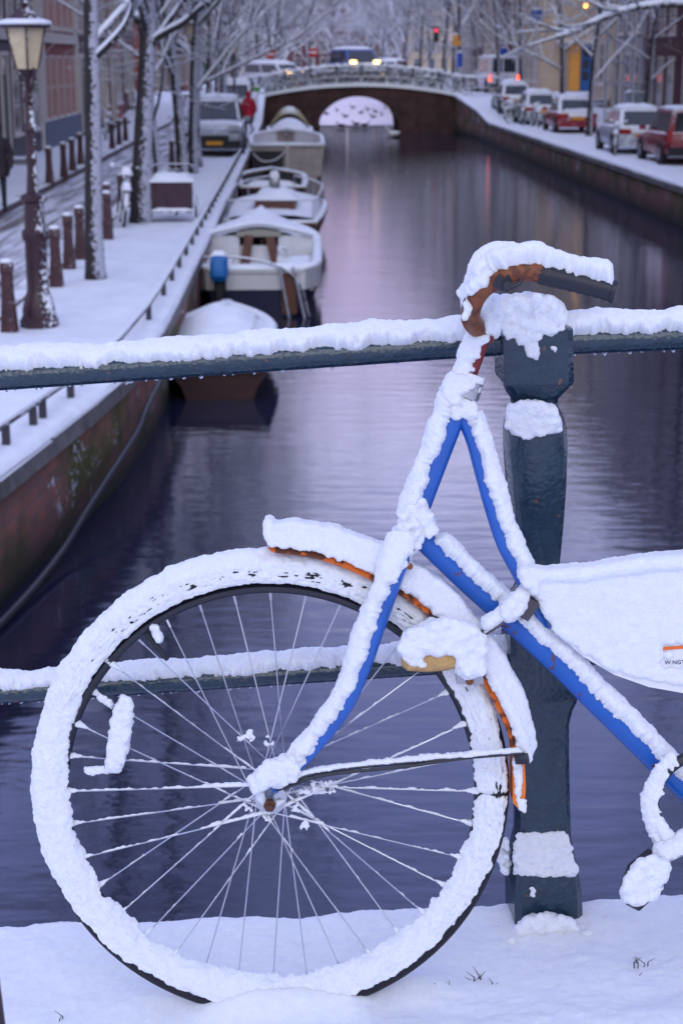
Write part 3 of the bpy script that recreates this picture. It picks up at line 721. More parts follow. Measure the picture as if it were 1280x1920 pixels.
tB = Tree(23, 14, 0.20, 4.2, limbs=11, extra=((exB[0], 0.075), (exB[1], 0.075), (exB[2], 0.11))).build('thick tree trunk next to the box cart with forking low limbs', bB, 0, lg)
# prototypes for the rows
P = []
for i, (sd, H, r, f, lb, dn) in enumerate(((31, 14, 0.15, 3.3, 12, 1.1), (47, 13, 0.13, 2.9, 11, 1.15), (59, 15, 0.17, 3.5, 13, 1.1), (71, 12, 0.12, 2.6, 11, 1.2))):
    P.append(Tree(sd, H, r, f, lb, dense=dn, reach=.46))
first = {}
def plant(i, X, Y, rz, label, group, sc_=1.0, z=None):
    loc = (X, Y, (gz(Y) if z is None else z) - 0.02)
    if i not in first:
        t = P[i].build(label, loc, rz, group); first[i] = t; t.scale = (sc_,) * 3; return t
    t = dup(first[i], loc, rz, label, sc_); t['group'] = group; return t
D = G(343, 330, 1.0); E = G(359, 326, 1.0)
plant(0, D.x, D.y, 0.3, 'left one of two tree trunks standing close together beyond the box cart', lg)
plant(1, E.x + 0.02, E.y + 0.4, 2.0, 'right one of two tree trunks standing close together beyond the box cart', lg)
plant(3, G(292, 352, 1.0).x, 41.5, 1.0, 'slender tree peeping out behind the thick trunk by the box cart', lg, 0.85)
for k, (px, Y, i, sc_) in enumerate(((376, 51.0, 2, 0.85), (396, 61, 0, 0.95), (412, 66, 1, 1.0), (424, 75, 2, 1.0), (442, 84, 3, 1.1), (452, 91, 0, 1.0))):
    plant(i, (px - 640) / F * Y, Y, 1.3 * k + 0.4, '%s tree along the left quay counting on from the paired trunks' % ORD[k], lg, sc_)
rg = 'bare snowy trees along the right quay'
# right side, the long snowy bough reaching in from beyond the frame
bR = V((9.9, 34, 1.0))
exR = [PY(x, y, 34 + dy) - bR for x, y, dy in ((1545, 30, 0), (1440, 10, -0.3), (1330, 8, -0.5), (1245, 8, -0.6), (1180, 18, -0.7), (1125, 36, -0.8), (1080, 58, -0.9), (1042, 70, -1.0))]
tR = Tree(83, 14, 0.20, 5.2, limbs=10, extra=((exR, 0.085),)).build('tree off the right edge with one long snowy bough reaching into the top right corner', bR, 0, rg)
for k, (X, Y, i, sc_, lb) in enumerate((
    (10.3, 23, 2, 1.05, 'tree off the right edge nearest the camera on the right quay'),
    (9.6, 46, 0, 1.05, 'tree off the right edge beside the red estate car'),
    (G(1106, 256, 1.0).x, 69, 1, 1.0, 'tree trunk standing in front of the red saloon car'),
    (13.4, 75, 3, 1.1, 'thin tree behind the silver hatchback at the right'),
    ((1040 - 640) / F * 84, 84, 2, 0.95, 'tree left of the blue and ochre shopfront'),
    ((968 - 640) / F * 92, 92, 0, 1.0, 'tree beside the van with glowing tail lights'),
    ((925 - 640) / F * 97, 97.2, 1, 1.0, 'tree at the right end of the arched bridge'))):
    plant(i, X, Y, 0.9 * k + 0.2, lb, rg, sc_, z=1.0 if X > 12 else None)
fg = 'snowy trees beyond the arched bridge'
far = [(-27, 112), (-16.0, 110), (-9.2, 111), (-5.6, 113), (-7.4, 121), (-4.9, 124), (-8.4, 131), (-5.8, 138), (-7.2, 148), (-5.9, 158), (-9.0, 166), (-6.0, 176), (-9, 188), (-7, 205),
       (7.6, 112), (9.4, 117), (7.2, 124), (8.6, 132), (6.4, 140), (8.0, 150), (5.6, 160), (6.6, 172), (4.4, 184), (6, 200), (11.8, 122), (-12, 142), (12, 142), (2.5, 214), (-1.5, 220), (-4.5, 228), (0.5, 240), (3.8, 250), (-7, 252), (-2, 262), (7.5, 236), (-12, 215), (11, 215)]
for k, (X, Y) in enumerate(far):
    side = 'left' if X < 0 else 'right'
    if Y > 210: lb = '%s tree from the left in the pale mass of trees closing the far canal' % ORD[sorted(x for x, y in far if y > 210).index(X)]
    else: lb = '%s snowy tree beyond the arched bridge on the %s bank, counting away from the bridge' % (ORD[sorted(y for x, y in far if y <= 210 and (x < 0) == (X < 0)).index(Y)], side)
    plant(k % 4, X, Y, 1.7 * k, lb, fg if Y > 210 else fg + ' on the %s' % side, 0.95 + 0.12 * ((k * 7) % 3))
# ================================================================== OBJECTS ON THE QUAYS
lamp_iron = M('lamp_iron', (0.040, 0.014, 0.020), 0.45, var=0.3, snow=0.92, sdir=(0.8, -0.45, 0.45), snoise=0.8, sscale=22)
lamp_glass = M('lamp_glass', (0.62, 0.50, 0.32), 0.35, var=0.12)
def lamp(loc, label, h=3.47):
    t = thing('street_lamp', label, 'street lamp', loc, 0, 'classic street lamps along the left quay')
    b = MB(); b.lathe([(0.21, -0.05, 1), (0.21, 0.09, 1), (0.19, 0.10, 1), (0.19, 0.13, 1)], 8); b.lathe([(0.185, 0.13, .3), (0.19, 0.2, .2), (0.15, 0.36), (0.125, 0.42), (0.125, 0.98), (0.155, 1.02), (0.155, 1.10), (0.12, 1.13), (0.11, 1.42), (0.15, 1.45), (0.15, 1.50), (0.07, 1.54)], 14); b.build('base', lamp_iron, t)
    b = MB(); b.lathe([(0.058, 1.5), (0.055, 2.2), (0.075, 2.22), (0.075, 2.28), (0.05, 2.31), (0.042, h - 1.0), (0.075, h - 0.98), (0.075, h - 0.94), (0.04, h - 0.92), (0.04, h - 0.72), (0.09, h - 0.66), (0.10, h - 0.62)], 12); b.build('pole', lamp_iron, t)
    b = MB()
    for k in range(4): a = k * math.pi / 2 + 0.785; b.tube([(0.05 * math.cos(a), 0.05 * math.sin(a), h - 0.85), (0.10 * math.cos(a), 0.10 * math.sin(a), h - 0.76), (0.12 * math.cos(a), 0.12 * math.sin(a), h - 0.60)], 0.012, 5)
    b.build('bracket', lamp_iron, t)
    b = MB(); b.lathe([(0.125, h - 0.62, .55), (0.215, h - 0.17, .55)], 6, rz=0.2); b.build('lantern_glass', lamp_glass, t, smooth=False)
    b = MB()
    for k in range(6):
        a = 2 * math.pi * (k + 0.5) / 6 + 0.2 ; q = [0.135, 0.235]
        b.tube([(0.142 * math.cos(a), 0.142 * math.sin(a), h - 0.62), (0.245 * math.cos(a), 0.245 * math.sin(a), h - 0.17)], 0.012, 5)
    b.build('lantern_frame', lamp_iron, t)
    b = MB(); b.lathe([(0.27, h - 0.18), (0.285, h - 0.15), (0.26, h - 0.13), (0.14, h - 0.04), (0.10, h), (0.06, h + 0.03), (0.03, h + 0.05), (0.045, h + 0.09), (0.02, h + 0.14), (0.006, h + 0.2)], 16); b.build('lamp_hood', lamp_iron, t)
    b = MB(); b.lathe([(0.21, h - 0.12), (0.285, h - 0.145), (0.30, h - 0.13), (0.285, h - 0.105), (0.21, h - 0.083)], 16); b.build('snow', snow_far, t); return t
l0 = G(75, 612, 1.0); lamp(l0, 'old street lamp with a yellowish lantern nearest the camera on the left quay', 3.52)
lamp(V(((372 - 640) / F * 49.0, 49.0, 1.0)), 'old street lamp half hidden by the tree trunks beside the silver car', 4.15)
lamp(V(((446 - 640) / F * 79, 79, 1.0)), 'distant old street lamp beyond the silver car on the left quay', 3.9)
bol_m = M('bollard_paint', (0.050, 0.013, 0.017), 0.5, var=0.3, snow=0.95, sdir=(0.6, -0.5, 0.5), snoise=0.8, sscale=28)
def bollard(loc, label, group, hh=0.78):
    t = thing('bollard', label, 'bollard', loc, 0, group)
    b = MB(); b.lathe([(0.10, -0.05, .6), (0.095, 0.1, .6), (0.07, 0.55 * hh, .6), (0.066, hh - 0.12, .6), (0.078, hh - 0.11, .6), (0.078, hh - 0.02, .6), (0.05, hh + 0.02, .4)], 12); b.build('post', bol_m, t)
    b = MB(); b.ball((0, 0, hh + 0.02), 0.075, 2, (1, 1, 0.45)); b.build('snow', snow_far, t); return t
b0 = None
nb = [(19, 621), (107, 537), (131, 504), (152, 485), (203, 448)]
nbl = ['nearest one left of the street lamp base', 'first right of the street lamp base', 'second right of the street lamp base', 'third right of the street lamp base', 'just right of the slim tree trunk']
for (x, y), lb in zip(nb, nbl):
    p = G(x, y, 1.0); lb = 'brown iron bollard along the kerb, ' + lb
    if b0 is None: b0 = bollard(p, lb, 'bollards along the quay kerb')
    else: dup(b0, p, 0, lb)
for k, Y in enumerate((31, 33.6, 36.2, 39, 43, 48, 54, 60)):
    dup(b0, (eL(Y) - 1.98, Y, 1.0), 0, 'brown iron bollard along the quay kerb, %s beyond the slim tree trunk' % ORD[k])
for k, (x, y) in enumerate(((94, 345), (121, 334), (137, 322), (152, 309), (211, 280), (224, 272), (236, 264), (60, 366))):
    p = G(x, y, 1.02); o = dup(b0, p, 0, '%s brown bollard along the far side of the left street' % (ORD[k] if k < 7 else 'nearest'), 1.12); o['group'] = 'bollards before the left houses'

# low guard bar along the quay edge
gb = M('guard_bar', (0.05, 0.045, 0.055), 0.5, var=0.3, snow=0.45, snoise=0.4, sscale=8)
gr = thing('guard_rail', 'low iron guard bar on short posts along the left quay edge', 'guard rail')
gp = [G(x, y, 1.32) for x, y in ((-60, 846), (0, 812), (55, 776), (105, 742), (130, 730), (170, 695), (240, 625), (280, 560), (308, 518), (336, 470), (359, 430), (392, 376), (430, 312), (462, 270), (486, 232))]
gp = [V((eL(p.y) - 0.20, p.y, 1.24)) for p in gp]
mb = MB(); pth = resample(gp, 0.8); mb.tube(pth, 0.028, 8); mb.build('rail', gb, gr)
mb = MB(); vs = MB(); vs.tube([p + V((0, 0, 0.02)) for p in resample(gp, 0.35)], [0.026 + 0.012 * nz(p * 3) for p in resample(gp, 0.35)], 7); vs.build('snow', snow_far, gr)
L_ = 0
pp = resample(gp, 1.35)
pm = MB(); pm.box((0, 0, -0.14), (0.06, 0.06, 0.27)); pme = pm.mesh('post', False)
for p in pp: o = link('post', pme, gb, gr); o.location = p
hose = [G(290, 690, 0.75), G(278, 760, 0.62), G(268, 810, 0.5), G(240, 890, 0.36), G(200, 960, 0.24), G(150, 1030, 0.12), G(95, 1110, 0.06), G(30, 1212, 0.04), G(-60, 1330, 0.04)]
hose = [V((eL(p.y) + 0.12, p.y, p.z)) for p in hose]
mb = MB(); mb.tube(smooth_path(hose, 5), 0.03, 8); tag(mb.build('hose', M('black_rubber', (0.02, 0.02, 0.024), 0.5)), 'black hose slung along the mossy left quay wall', 'hose')
mb = MB(); q = 10.2; mb.tube([(eL(q) + 0.05, q, 0.98), (eL(q) + 0.05, q, -0.2)], 0.05, 10); tag(mb.build('drain_pipe', M('pipe_grey', (0.10, 0.10, 0.11), 0.6, snow=0.2, sdir=(1, -0.5, 0), snoise=0.8, sscale=25)), 'frosted drain pipe running down the near left quay wall', 'pipe')

# ---------------------------------------------------------------- cars
tyre_m = M('tyre_rubber', (0.012, 0.012, 0.014), 0.8); rim_m = M('rim_metal', (0.35, 0.35, 0.38), 0.4, metal=0.7)
carglass = M('car_glass', (0.02, 0.025, 0.035), 0.06, spec=0.8, snow=0.9, snoise=0.25, sscale=5); plate_m = M('plate_yellow', (0.75, 0.32, 0.02), 0.5, var=0.05); black_p = M('black_plastic', (0.015, 0.015, 0.018), 0.6)
red_l = M('red_lens', (0.35, 0.012, 0.012), 0.25); glow_l = M('glowing_tail_lens', (0.6, 0.02, 0.01), 0.3, emit=(1.0, 0.10, 0.02), estr=4); head_l = M('headlamp_glass', (0.5, 0.5, 0.52), 0.15)
amber_l = M('glowing_headlamp', (0.9, 0.7, 0.4), 0.3, emit=(1.0, 0.55, 0.15), estr=7)
def car(name, label, cat, loc, rz, Lh, W, H, col, kind, snowk=1.0, tail=None, head=None, rough=0.3, frost=0.45):
    """+y is the front; the profile depends on the kind of body."""
    t = thing(name, label, cat, loc, rz)
    paint = M('paint_' + name + str(int(loc[1] * 10)), col, rough, coat=0.4, var=0.06, snow=frost, sdir=(0, -0.35 if kind != 'suv' else 0.2, 1), snoise=0.35, sscale=4)
    hw = W / 2; y0, y1 = -Lh / 2, Lh / 2
    zb = {'sedan': 0.86, 'hatch': 0.88, 'wagon': 0.90, 'suv': 1.05, 'van': 1.1}[kind]
    # belt line points (y, z) from rear to front for the lower body
    prof = {'sedan': [(0, .70), (.03, .90), (.20, .93), (.55, .90), (.72, .86), (.93, .72), (1, .55)], 'hatch': [(0, .75), (.02, .93), (.2, .95), (.60, .92), (.72, .90), (.94, .74), (1, .55)],
            'wagon': [(0, .75), (.015, .95), (.2, .96), (.60, .93), (.72, .90), (.94, .76), (1, .55)], 'suv': [(0, .85), (.015, 1.08), (.2, 1.1), (.62, 1.08), (.72, 1.05), (.95, .98), (1, .7)], 'van': [(0, .9), (.01, 1.15), (.3, 1.15), (.7, 1.12), (.85, 1.08), (.97, .85), (1, .6)]}[kind]
    rings = []
    for f, z in prof:
        y = y0 + f * Lh; e_ = min(f, 1 - f); k = 1 - 0.13 * max(0, 1 - e_ / 0.09) ** 2
        zl = 0.22 + 0.1 * max(0, 1 - e_ / 0.06); h = hw * k
        half = [(h * 0.86, zl), (h * 0.98, zl + 0.10), (h, 0.5 * (zl + z) + 0.05), (h * 0.965, z - 0.06), (h * 0.86, z)]
        rings.append([V((x, y, q)) for x, q in half] + [V((-x, y, q)) for x, q in reversed(half)])
    b = MB(); b.loft(rings)
    c0, c1, r0, r1 = {'sedan': (.10, .70, .24, .52), 'hatch': (.02, .72, .14, .54), 'wagon': (.015, .70, .07, .53), 'suv': (.02, .72, .06, .56), 'van': (.01, .90, .02, .74)}[kind]
    zt = H - 0.03; hb, hr = hw * 0.90, hw * (0.74 if kind != 'van' else 0.84)
    Y = lambda f: y0 + f * Lh
    base = [V((-hb, Y(c0), zb)), V((hb, Y(c0), zb)), V((hb, Y(c1), zb - 0.02)), V((-hb, Y(c1), zb - 0.02))]
    top = [V((-hr, Y(r0), zt)), V((hr, Y(r0), zt)), V((hr, Y(r1), zt)), V((-hr, Y(r1), zt))]
    b.loft([[p for p in base], [p for p in top]])
    ctr = sum(top, V()) / 4
    b.loft([[p for p in top], [ctr + (p - ctr) * 0.93 + V((0, 0, 0.035)) for p in top]])
    bo = b.build('body', paint, t, ang=0.9); bv = bo.modifiers.new('rounding', 'BEVEL'); bv.width = 0.05; bv.segments = 2; bv.limit_method = 'ANGLE'; bv.angle_limit = R(25)
    def pane(nm, i, j, mx=0.10, lo=0.10, hi=0.12):
        A, B_, Cq, D_ = base[i], base[j], top[j], top[i]
        q = [A.lerp(B_, mx).lerp(D_.lerp(Cq, mx), lo), A.lerp(B_, 1 - mx).lerp(D_.lerp(Cq, 1 - mx), lo), A.lerp(B_, 1 - mx).lerp(D_.lerp(Cq, 1 - mx), 1 - hi), A.lerp(B_, mx).lerp(D_.lerp(Cq, mx), 1 - hi)]
        nrm = (q[1] - q[0]).cross(q[3] - q[0]).normalized()
        m = MB(); m.prism([p - nrm * 0.01 for p in q], nrm * 0.022); m.build(nm, carglass, t, smooth=False)
    pane('rear_window', 0, 1); pane('windscreen', 2, 3, 0.06)
    for i, j in ((1, 2), (3, 0)):
        A, B_, Cq, D_ = base[i], base[j], top[j], top[i]
        for (a, c) in ((.05, .47), (.52, .93)):
            q = [A.lerp(B_, a).lerp(D_.lerp(Cq, a), .1), A.lerp(B_, c).lerp(D_.lerp(Cq, c), .1), A.lerp(B_, c).lerp(D_.lerp(Cq, c), .86), A.lerp(B_, a).lerp(D_.lerp(Cq, a), .86)]
            nrm = (q[1] - q[0]).cross(q[3] - q[0]).normalized(); m = MB(); m.prism([p - nrm * 0.01 for p in q], nrm * 0.022); m.build('side_window', carglass, t, smooth=False)
    wr = 0.31 if kind not in ('suv', 'van') else 0.36
    for f in (.19, .81):
        for sx in (-1, 1):
            m = MB(); m.disc((sx * (hw - 0.08), Y(f), wr), (1, 0, 0), wr, wr, 0.20, 24); wo = m.build('wheel', tyre_m, t)
            m = MB(); m.disc((sx * (hw + 0.008), Y(f), wr), (1, 0, 0), wr * .62, wr * .62, 0.03, 16); m.build('rim', rim_m, wo)
            m = MB(); m.torus((sx * (hw - 0.035), Y(f), wr + 0.02), wr * 1.08, 0.045, (0, 1, 0), (0, 0, 1), 20, 6); m.build('wheel_arch', black_p, t)
    for nm, y, s in (('rear_bumper', y0, -1), ('front_bumper', y1, 1)):
        m = MB(); m.box((0, y - s * 0.03, 0.40), (W * 0.92, 0.16, 0.24)); m.box((0, y + s * 0.055, 0.46), (W * 0.86, 0.02, 0.06)); m.build(nm, black_p if kind in ('wagon', 'suv', 'van') else paint, t, ang=None, smooth=False)
    for sx in (-1, 1):
        if kind in ('wagon', 'van', 'suv'):
            m = MB(); m.box((sx * hw * 0.88, y0 - 0.0, 0.86), (0.14, 0.07, 0.34)); m.build('tail_light', tail or red_l, t, smooth=False)
        else:
            m = MB(); m.box((sx * hw * 0.68, y0 + 0.0, 0.74), (0.40, 0.07, 0.15)); m.build('tail_light', tail or red_l, t, smooth=False)
        m = MB(); m.box((sx * hw * 0.70, y1 - 0.05, prof[-2][1] - 0.08 + (.44 if kind == 'van' else 0)), (0.34, 0.14, 0.16)); m.build('headlight', head or head_l, t, smooth=False)
        m = MB(); m.box((sx * (hw + 0.10), Y(c1) - 0.25, zb + 0.10), (0.20, 0.09, 0.14)); m.build('mirror', paint, t, smooth=False)
    for y, s in ((y0, -1), (y1, 1)):
        m = MB(); m.box((0, y + s * 0.065, 0.62 if s < 0 else 0.44), (0.52, 0.015, 0.115)); m.build('number_plate', plate_m, t, smooth=False)
    m = MB(); m.box((0, y1 + 0.005, 0.60), (W * 0.5, 0.05, 0.16)); m.build('grille', black_p, t, smooth=False)
    th = 0.10 * snowk
    tp = [ctr + (p - ctr) * 0.98 + V((0, 0, 0.032)) for p in top]; s = MB(); s.pillow(tp[0], tp[1], tp[2], tp[3], th, 8, 8, 0.25, 0.02, sd=loc[1]); s.build('snow', snow_far, t)
    hz = [V((-hw * .84, Y(c1) + 0.02, zb - 0.0)), V((hw * .84, Y(c1) + 0.02, zb)), V((hw * .80, Y(.955), prof[-2][1] + 0.01)), V((-hw * .80, Y(.955), prof[-2][1] + 0.01))]; s = MB(); s.pillow(*hz, th * 0.8, 6, 6, 0.25, 0.03, sd=loc[1] + 3); s.build('snow', snow_far, t)
    if kind == 'sedan': s = MB(); s.pillow(V((-hw * .82, Y(.02), .90)), V((hw * .82, Y(.02), .90)), V((hw * .8, Y(c0) + .02, zb + .03)), V((-hw * .8, Y(c0) + .02, zb + .03)), th * .8, 5, 5, 0.25, 0.03); s.build('snow', snow_far, t)
    return t
hdr = -hd if False else 0.03
def at(x, y, z=1.0): return G(x, y, z)
car('parked_car', 'red estate car with a big rear window at the right edge of the right quay', 'car', (10.25, 51.6, 1.0), hdr, 4.5, 1.75, 1.62, (0.22, 0.010, 0.022), 'wagon', 0.5, frost=0.72)
car('parked_car', 'silver hatchback with snowy roof parked beyond the red estate car', 'car', (9.75, 57.4, 1.0), hdr, 4.1, 1.7, 1.46, (0.42, 0.44, 0.50), 'hatch', 1.2, frost=0.35)
car('parked_car', 'red saloon car with a snow covered boot behind a tree trunk', 'car', (9.85, 73.6, 1.0), hdr, 4.5, 1.76, 1.45, (0.26, 0.010, 0.02), 'sedan', 1.3, frost=0.5)
car('parked_car', 'dark car under thick snow behind the snowy bicycles on the right quay', 'car', (9.4, 82.5, 1.02), hdr, 4.2, 1.72, 1.46, (0.03, 0.032, 0.04), 'hatch', 1.8, frost=0.35)
car('parked_car', 'dark car under thick snow farthest along the right quay, near the bridge end', 'car', (8.9, 89.3, 1.35), hdr, 4.2, 1.72, 1.46, (0.03, 0.04, 0.045), 'hatch', 1.9, frost=0.32)
car('van', 'white van with glowing red tail lights stopping at the right end of the bridge', 'van', ((922 - 640) / F * 104, 104.5, 2.07), 0.1, 4.8, 1.95, 2.15, (0.5, 0.5, 0.53), 'van', 0.6, tail=glow_l, frost=0.6)
car('parked_car', 'silver off-road car facing the camera on the left quay', 'car', (-4.10, 56.1, 1.0), math.pi + hdr, 4.5, 1.82, 1.80, (0.36, 0.38, 0.43), 'suv', 1.0, frost=0.5)
car('parked_van', 'white van under thick snow behind the person in red', 'van', (-5.25, 84.0, 1.0), math.pi + hdr, 4.6, 1.8, 1.95, (0.62, 0.63, 0.67), 'van', 1.8, frost=0.2)
car('lorry_cab', 'blue van topped with snow driving over the bridge with one amber headlight lit', 'van', (PY(664, 110, 101.2).x, 101.4, ztop(PY(664, 110, 101).x)), math.pi + 0.25, 5.0, 2.0, 1.95, (0.03, 0.10, 0.34), 'van', 1.2, head=amber_l, frost=1.1)
car('van', 'white van with lit headlights coming up to the left end of the bridge', 'van', (PY(512, 128, 103).x, 104.5, 2.08), math.pi + 0.7, 4.4, 1.7, 1.75, (0.6, 0.6, 0.62), 'van', 1.4, head=amber_l, frost=0.4)
car('small_car', 'red car partly hidden behind the bridge railing right of the blue van', 'car', (PY(728, 115, 104).x, 105.0, ztop(PY(728, 115, 104).x) - 0.1), math.pi - 0.4, 4.0, 1.7, 1.45, (0.22, 0.02, 0.06), 'hatch', 1.2, head=amber_l, frost=0.5)

# ---------------------------------------------------------------- snowed-up bicycles in the distance
bike_m = M('old_bike_paint', (0.03, 0.035, 0.05), 0.5, var=0.4, snow=0.42, sdir=(0.2, -0.4, 0.9), snoise=0.7, sscale=10)
def bike_parts():
    d = {}
    w_ = MB(); w_.torus((0, 0, 0), 0.33, 0.034, (1, 0, 0), (0, 0, 1), 28, 6)
    for k in range(9): a = k * math.pi / 4.5; w_.tube([(0, 0, 0), (0.33 * math.cos(a), 0, 0.33 * math.sin(a))], 0.004, 3)
    d['wheel'] = w_.mesh('wheel')
    f = MB(); P_ = dict(rh=V((-0.52, 0, .34)), bb=V((-0.06, 0, .28)), st=V((-0.22, 0, .80)), hd=V((0.38, 0, .86)), hb=V((0.42, 0, .68)), fh=V((0.55, 0, .34)))
    for a, b_ in (('rh', 'bb'), ('rh', 'st'), ('bb', 'st'), ('st', 'hd'), ('bb', 'hb'), ('hd', 'hb'), ('hb', 'fh')): f.tube([P_[a], P_[b_]], 0.026, 7)
    d['frame'] = f.mesh('frame')
    h = MB(); h.tube([(0.38, 0, .86), (0.35, 0, 1.02)], 0.014, 6); h.tube(smooth_path([(0.16, -0.28, 1.03), (0.30, -0.24, 1.08), (0.36, 0, 1.04), (0.30, 0.24, 1.08), (0.16, 0.28, 1.03)], 4), 0.016, 7); d['handlebar'] = h.mesh('handlebar')
    s = MB(); s.loft([[V((x, y * k, z)) for y, z in ((-1, .92), (-1, .95), (0, .965), (1, .95), (1, .92))] for x, k in ((-0.34, .06), (-0.30, .10), (-0.20, .085), (-0.08, .03))]); s.tube([(-0.22, 0, .78), (-0.24, 0, .93)], 0.013, 6); d['saddle'] = s.mesh('saddle')
    c = MB(); c.pillow(V((-0.38, -0.12, .955)), V((-0.05, -0.08, .955)), V((-0.05, 0.08, .955)), V((-0.38, 0.12, .955)), 0.12); c.pillow(V((-0.82, -.09, .70)), V((-0.34, -.09, .70)), V((-0.34, .09, .70)), V((-0.82, .09, .70)), 0.12)
    for y in (-0.24, 0.24): c.pillow(V((0.12, y - .04, 1.06)), V((0.36, y - .04, 1.08)), V((0.36, y + .04, 1.08)), V((0.12, y + .04, 1.06)), 0.04)
    d['snow'] = c.mesh('snow')
    r = MB(); r.box((-0.57, 0, .69), (.44, .12, .02)); r.tube([(-.52, 0.05, .34), (-.7, .05, .69)], .008, 5); d['luggage_rack'] = r.mesh('luggage_rack')
    return d
BK = bike_parts()
def bike(loc, rz, label, group, tilt=0.0):
    t = thing('parked_bicycle', label, 'bicycle', loc, rz, group); t.rotation_euler = (tilt, 0, rz)
    o = link('wheel', BK['wheel'], bike_m, t); o.location = (-0.52, 0, .34); o = link('wheel', BK['wheel'], bike_m, t); o.location = (0.55, 0, .34)
    for k in ('frame', 'handlebar', 'saddle', 'luggage_rack'): link(k, BK[k], bike_m, t)
    link('snow', BK['snow'], snow_far, t); return t
rr = random.Random(5)
n_ = 24
for k in range(n_):
    X = XL + 0.4 + (XR - XL - 0.8) * (k + 0.5) / n_
    bike((X, 96.86 + 0.55 + rr.uniform(-.05, .1), ztop(X) + 0.02), rr.uniform(-.18, .18) + (math.pi if rr.random() < .4 else 0), '%s snow covered bicycle from the left leaning on the arched bridge railing' % ORD[k], 'bicycles leaning on the bridge railing', rr.uniform(-.1, .1))
for k in range(14):
    X = XL + 0.6 + (XR - XL - 1.2) * (k + 0.5) / 14
    bike((X, 98.35 + rr.uniform(-.1, .1), ztop(X) + 0.02), rr.uniform(-.25, .25) + (math.pi if k % 3 else 0), '%s from the left in the second rank of snowy bicycles on the arched bridge' % ORD[k], 'bicycles leaning on the bridge railing', rr.uniform(-.12, .12))
for k in range(5):
    X = XL + 0.8 + (XR - XL - 1.6) * (k + 0.5) / 5
    bike((X, 106.3, ztop(X) + 0.02), rr.uniform(-.2, .2), 'snow covered bicycle against the far railing of the arched bridge, %s from the left' % ORD[k], 'bicycles leaning on the bridge railing', 0.05)
for k, (x, y, rz) in enumerate(((868, 190, 1.4), (880, 200, 1.2), (948, 228, 1.9), (965, 231, 0.9), (985, 234, 1.2), (1003, 238, 1.7), (1152, 290, 1.35))):
    lb = ('snow covered bicycle %s on the right quay' % ('by the bridge end' if k < 2 else 'leaning in a row before the dark cars')) if k < 6 else 'snowed up bicycle standing beside the silver hatchback'
    if k < 6: lb = 'snow covered bicycle on the right quay, %s from the bridge end' % ORD[k]
    p = G(x, y, 1.0 if k > 1 else 1.35); bike(p, rz, lb, 'bicycles on the right quay', 0.06 * (-1) ** k)
p = G(229, 420, 1.0); bike((p.x, p.y, 1.0), 1.75, 'snowy bicycle behind the thick tree trunk and the box cart', 'bicycles on the left quay', 0.1)
for k, (x, y, rz) in enumerate(((205, 262, 1.5), (418, 268, 1.5), (345, 300, 1.5))):
    p = G(x, y, 1.0); bike((p.x, p.y, 1.0), rz, ('snowy bicycle before the left houses near the far bollards', 'snowy bicycle near the silver car under the quay trees', 'snowy bicycle between the paired trunks and the silver car')[k], 'bicycles on the left quay', 0.08)

# ---------------------------------------------------------------- box cart (cargo tricycle)
box_m = M('cart_box', (0.045, 0.014, 0.028), 0.5, var=0.25)
p = G(323, 416, 1.0)
t = thing('cargo_tricycle', 'cargo tricycle with a dark red box and snow on its lid behind the thick tree', 'tricycle', (p.x, p.y + 0.3, 1.0), 0.05)
m = MB(); m.box((0, 0, 0.50), (0.72, 0.80, 0.48)); m.build('box', box_m, t, smooth=False)
m = MB(); m.box((0, 0, 0.755), (0.80, 0.88, 0.04)); m.build('lid', box_m, t, smooth=False)
m = MB()
for sx in (-1, 1):
    for z in (0.28, 0.50, 0.72): m.box((sx * 0.37, 0, z), (0.02, 0.84, 0.03))
for sx in (-.36, .36): m.box((sx, -0.405, 0.5), (0.05, 0.02, 0.5))
m.build('trim', M('cart_trim', (.05, .02, .03), .5, snow=.35, snoise=.5, sscale=20), t, smooth=False)
for sx in (-1, 1):
    m = MB(); m.torus((sx * 0.44, 0.02, 0.25), 0.235, 0.024, (0, 1, 0), (0, 0, 1), 24, 6)
    for k in range(8): a = k * math.pi / 4; m.tube([(sx * .44, .02, .25), (sx * .44, .02 + .23 * math.cos(a), .25 + .23 * math.sin(a))], .004, 3)
    m.build('wheel', bike_m, t)
m = MB(); m.torus((0, 1.15, 0.30), 0.29, 0.024, (0, 1, 0), (0, 0, 1), 24, 6); m.build('wheel', bike_m, t)
m = MB(); m.tube([(0, 0.4, .3), (0, .8, .35), (0, 1.15, .3)], .02, 6); m.tube([(0, .75, .35), (0, .9, .85)], .018, 6); m.tube([(0, .45, .3), (0, .50, .95)], .018, 6); m.box((0, -0.38, 0.20), (0.80, 0.06, 0.05)); m.build('frame', bike_m, t)
m = MB(); m.tube(smooth_path([(-.40, -.30, 1.02), (-.30, .40, 1.04), (.30, .40, 1.04), (.40, -.30, 1.02)], 4), .016, 6); m.build('push_bar', bike_m, t)
m = MB(); m.box((0, .92, .88), (.2, .26, .06)); m.build('saddle', bike_m, t)
m = MB(); m.pillow(V((-.42, -.46, .775)), V((.42, -.46, .775)), V((.42, .46, .775)), V((-.42, .46, .775)), 0.12, 8, 8, .3, .02); m.pillow(V((-.40, -.43, .222)), V((.40, -.43, .222)), V((.40, -.35, .222)), V((-.40, -.35, .222)), 0.05); m.build('snow', snow_far, t)

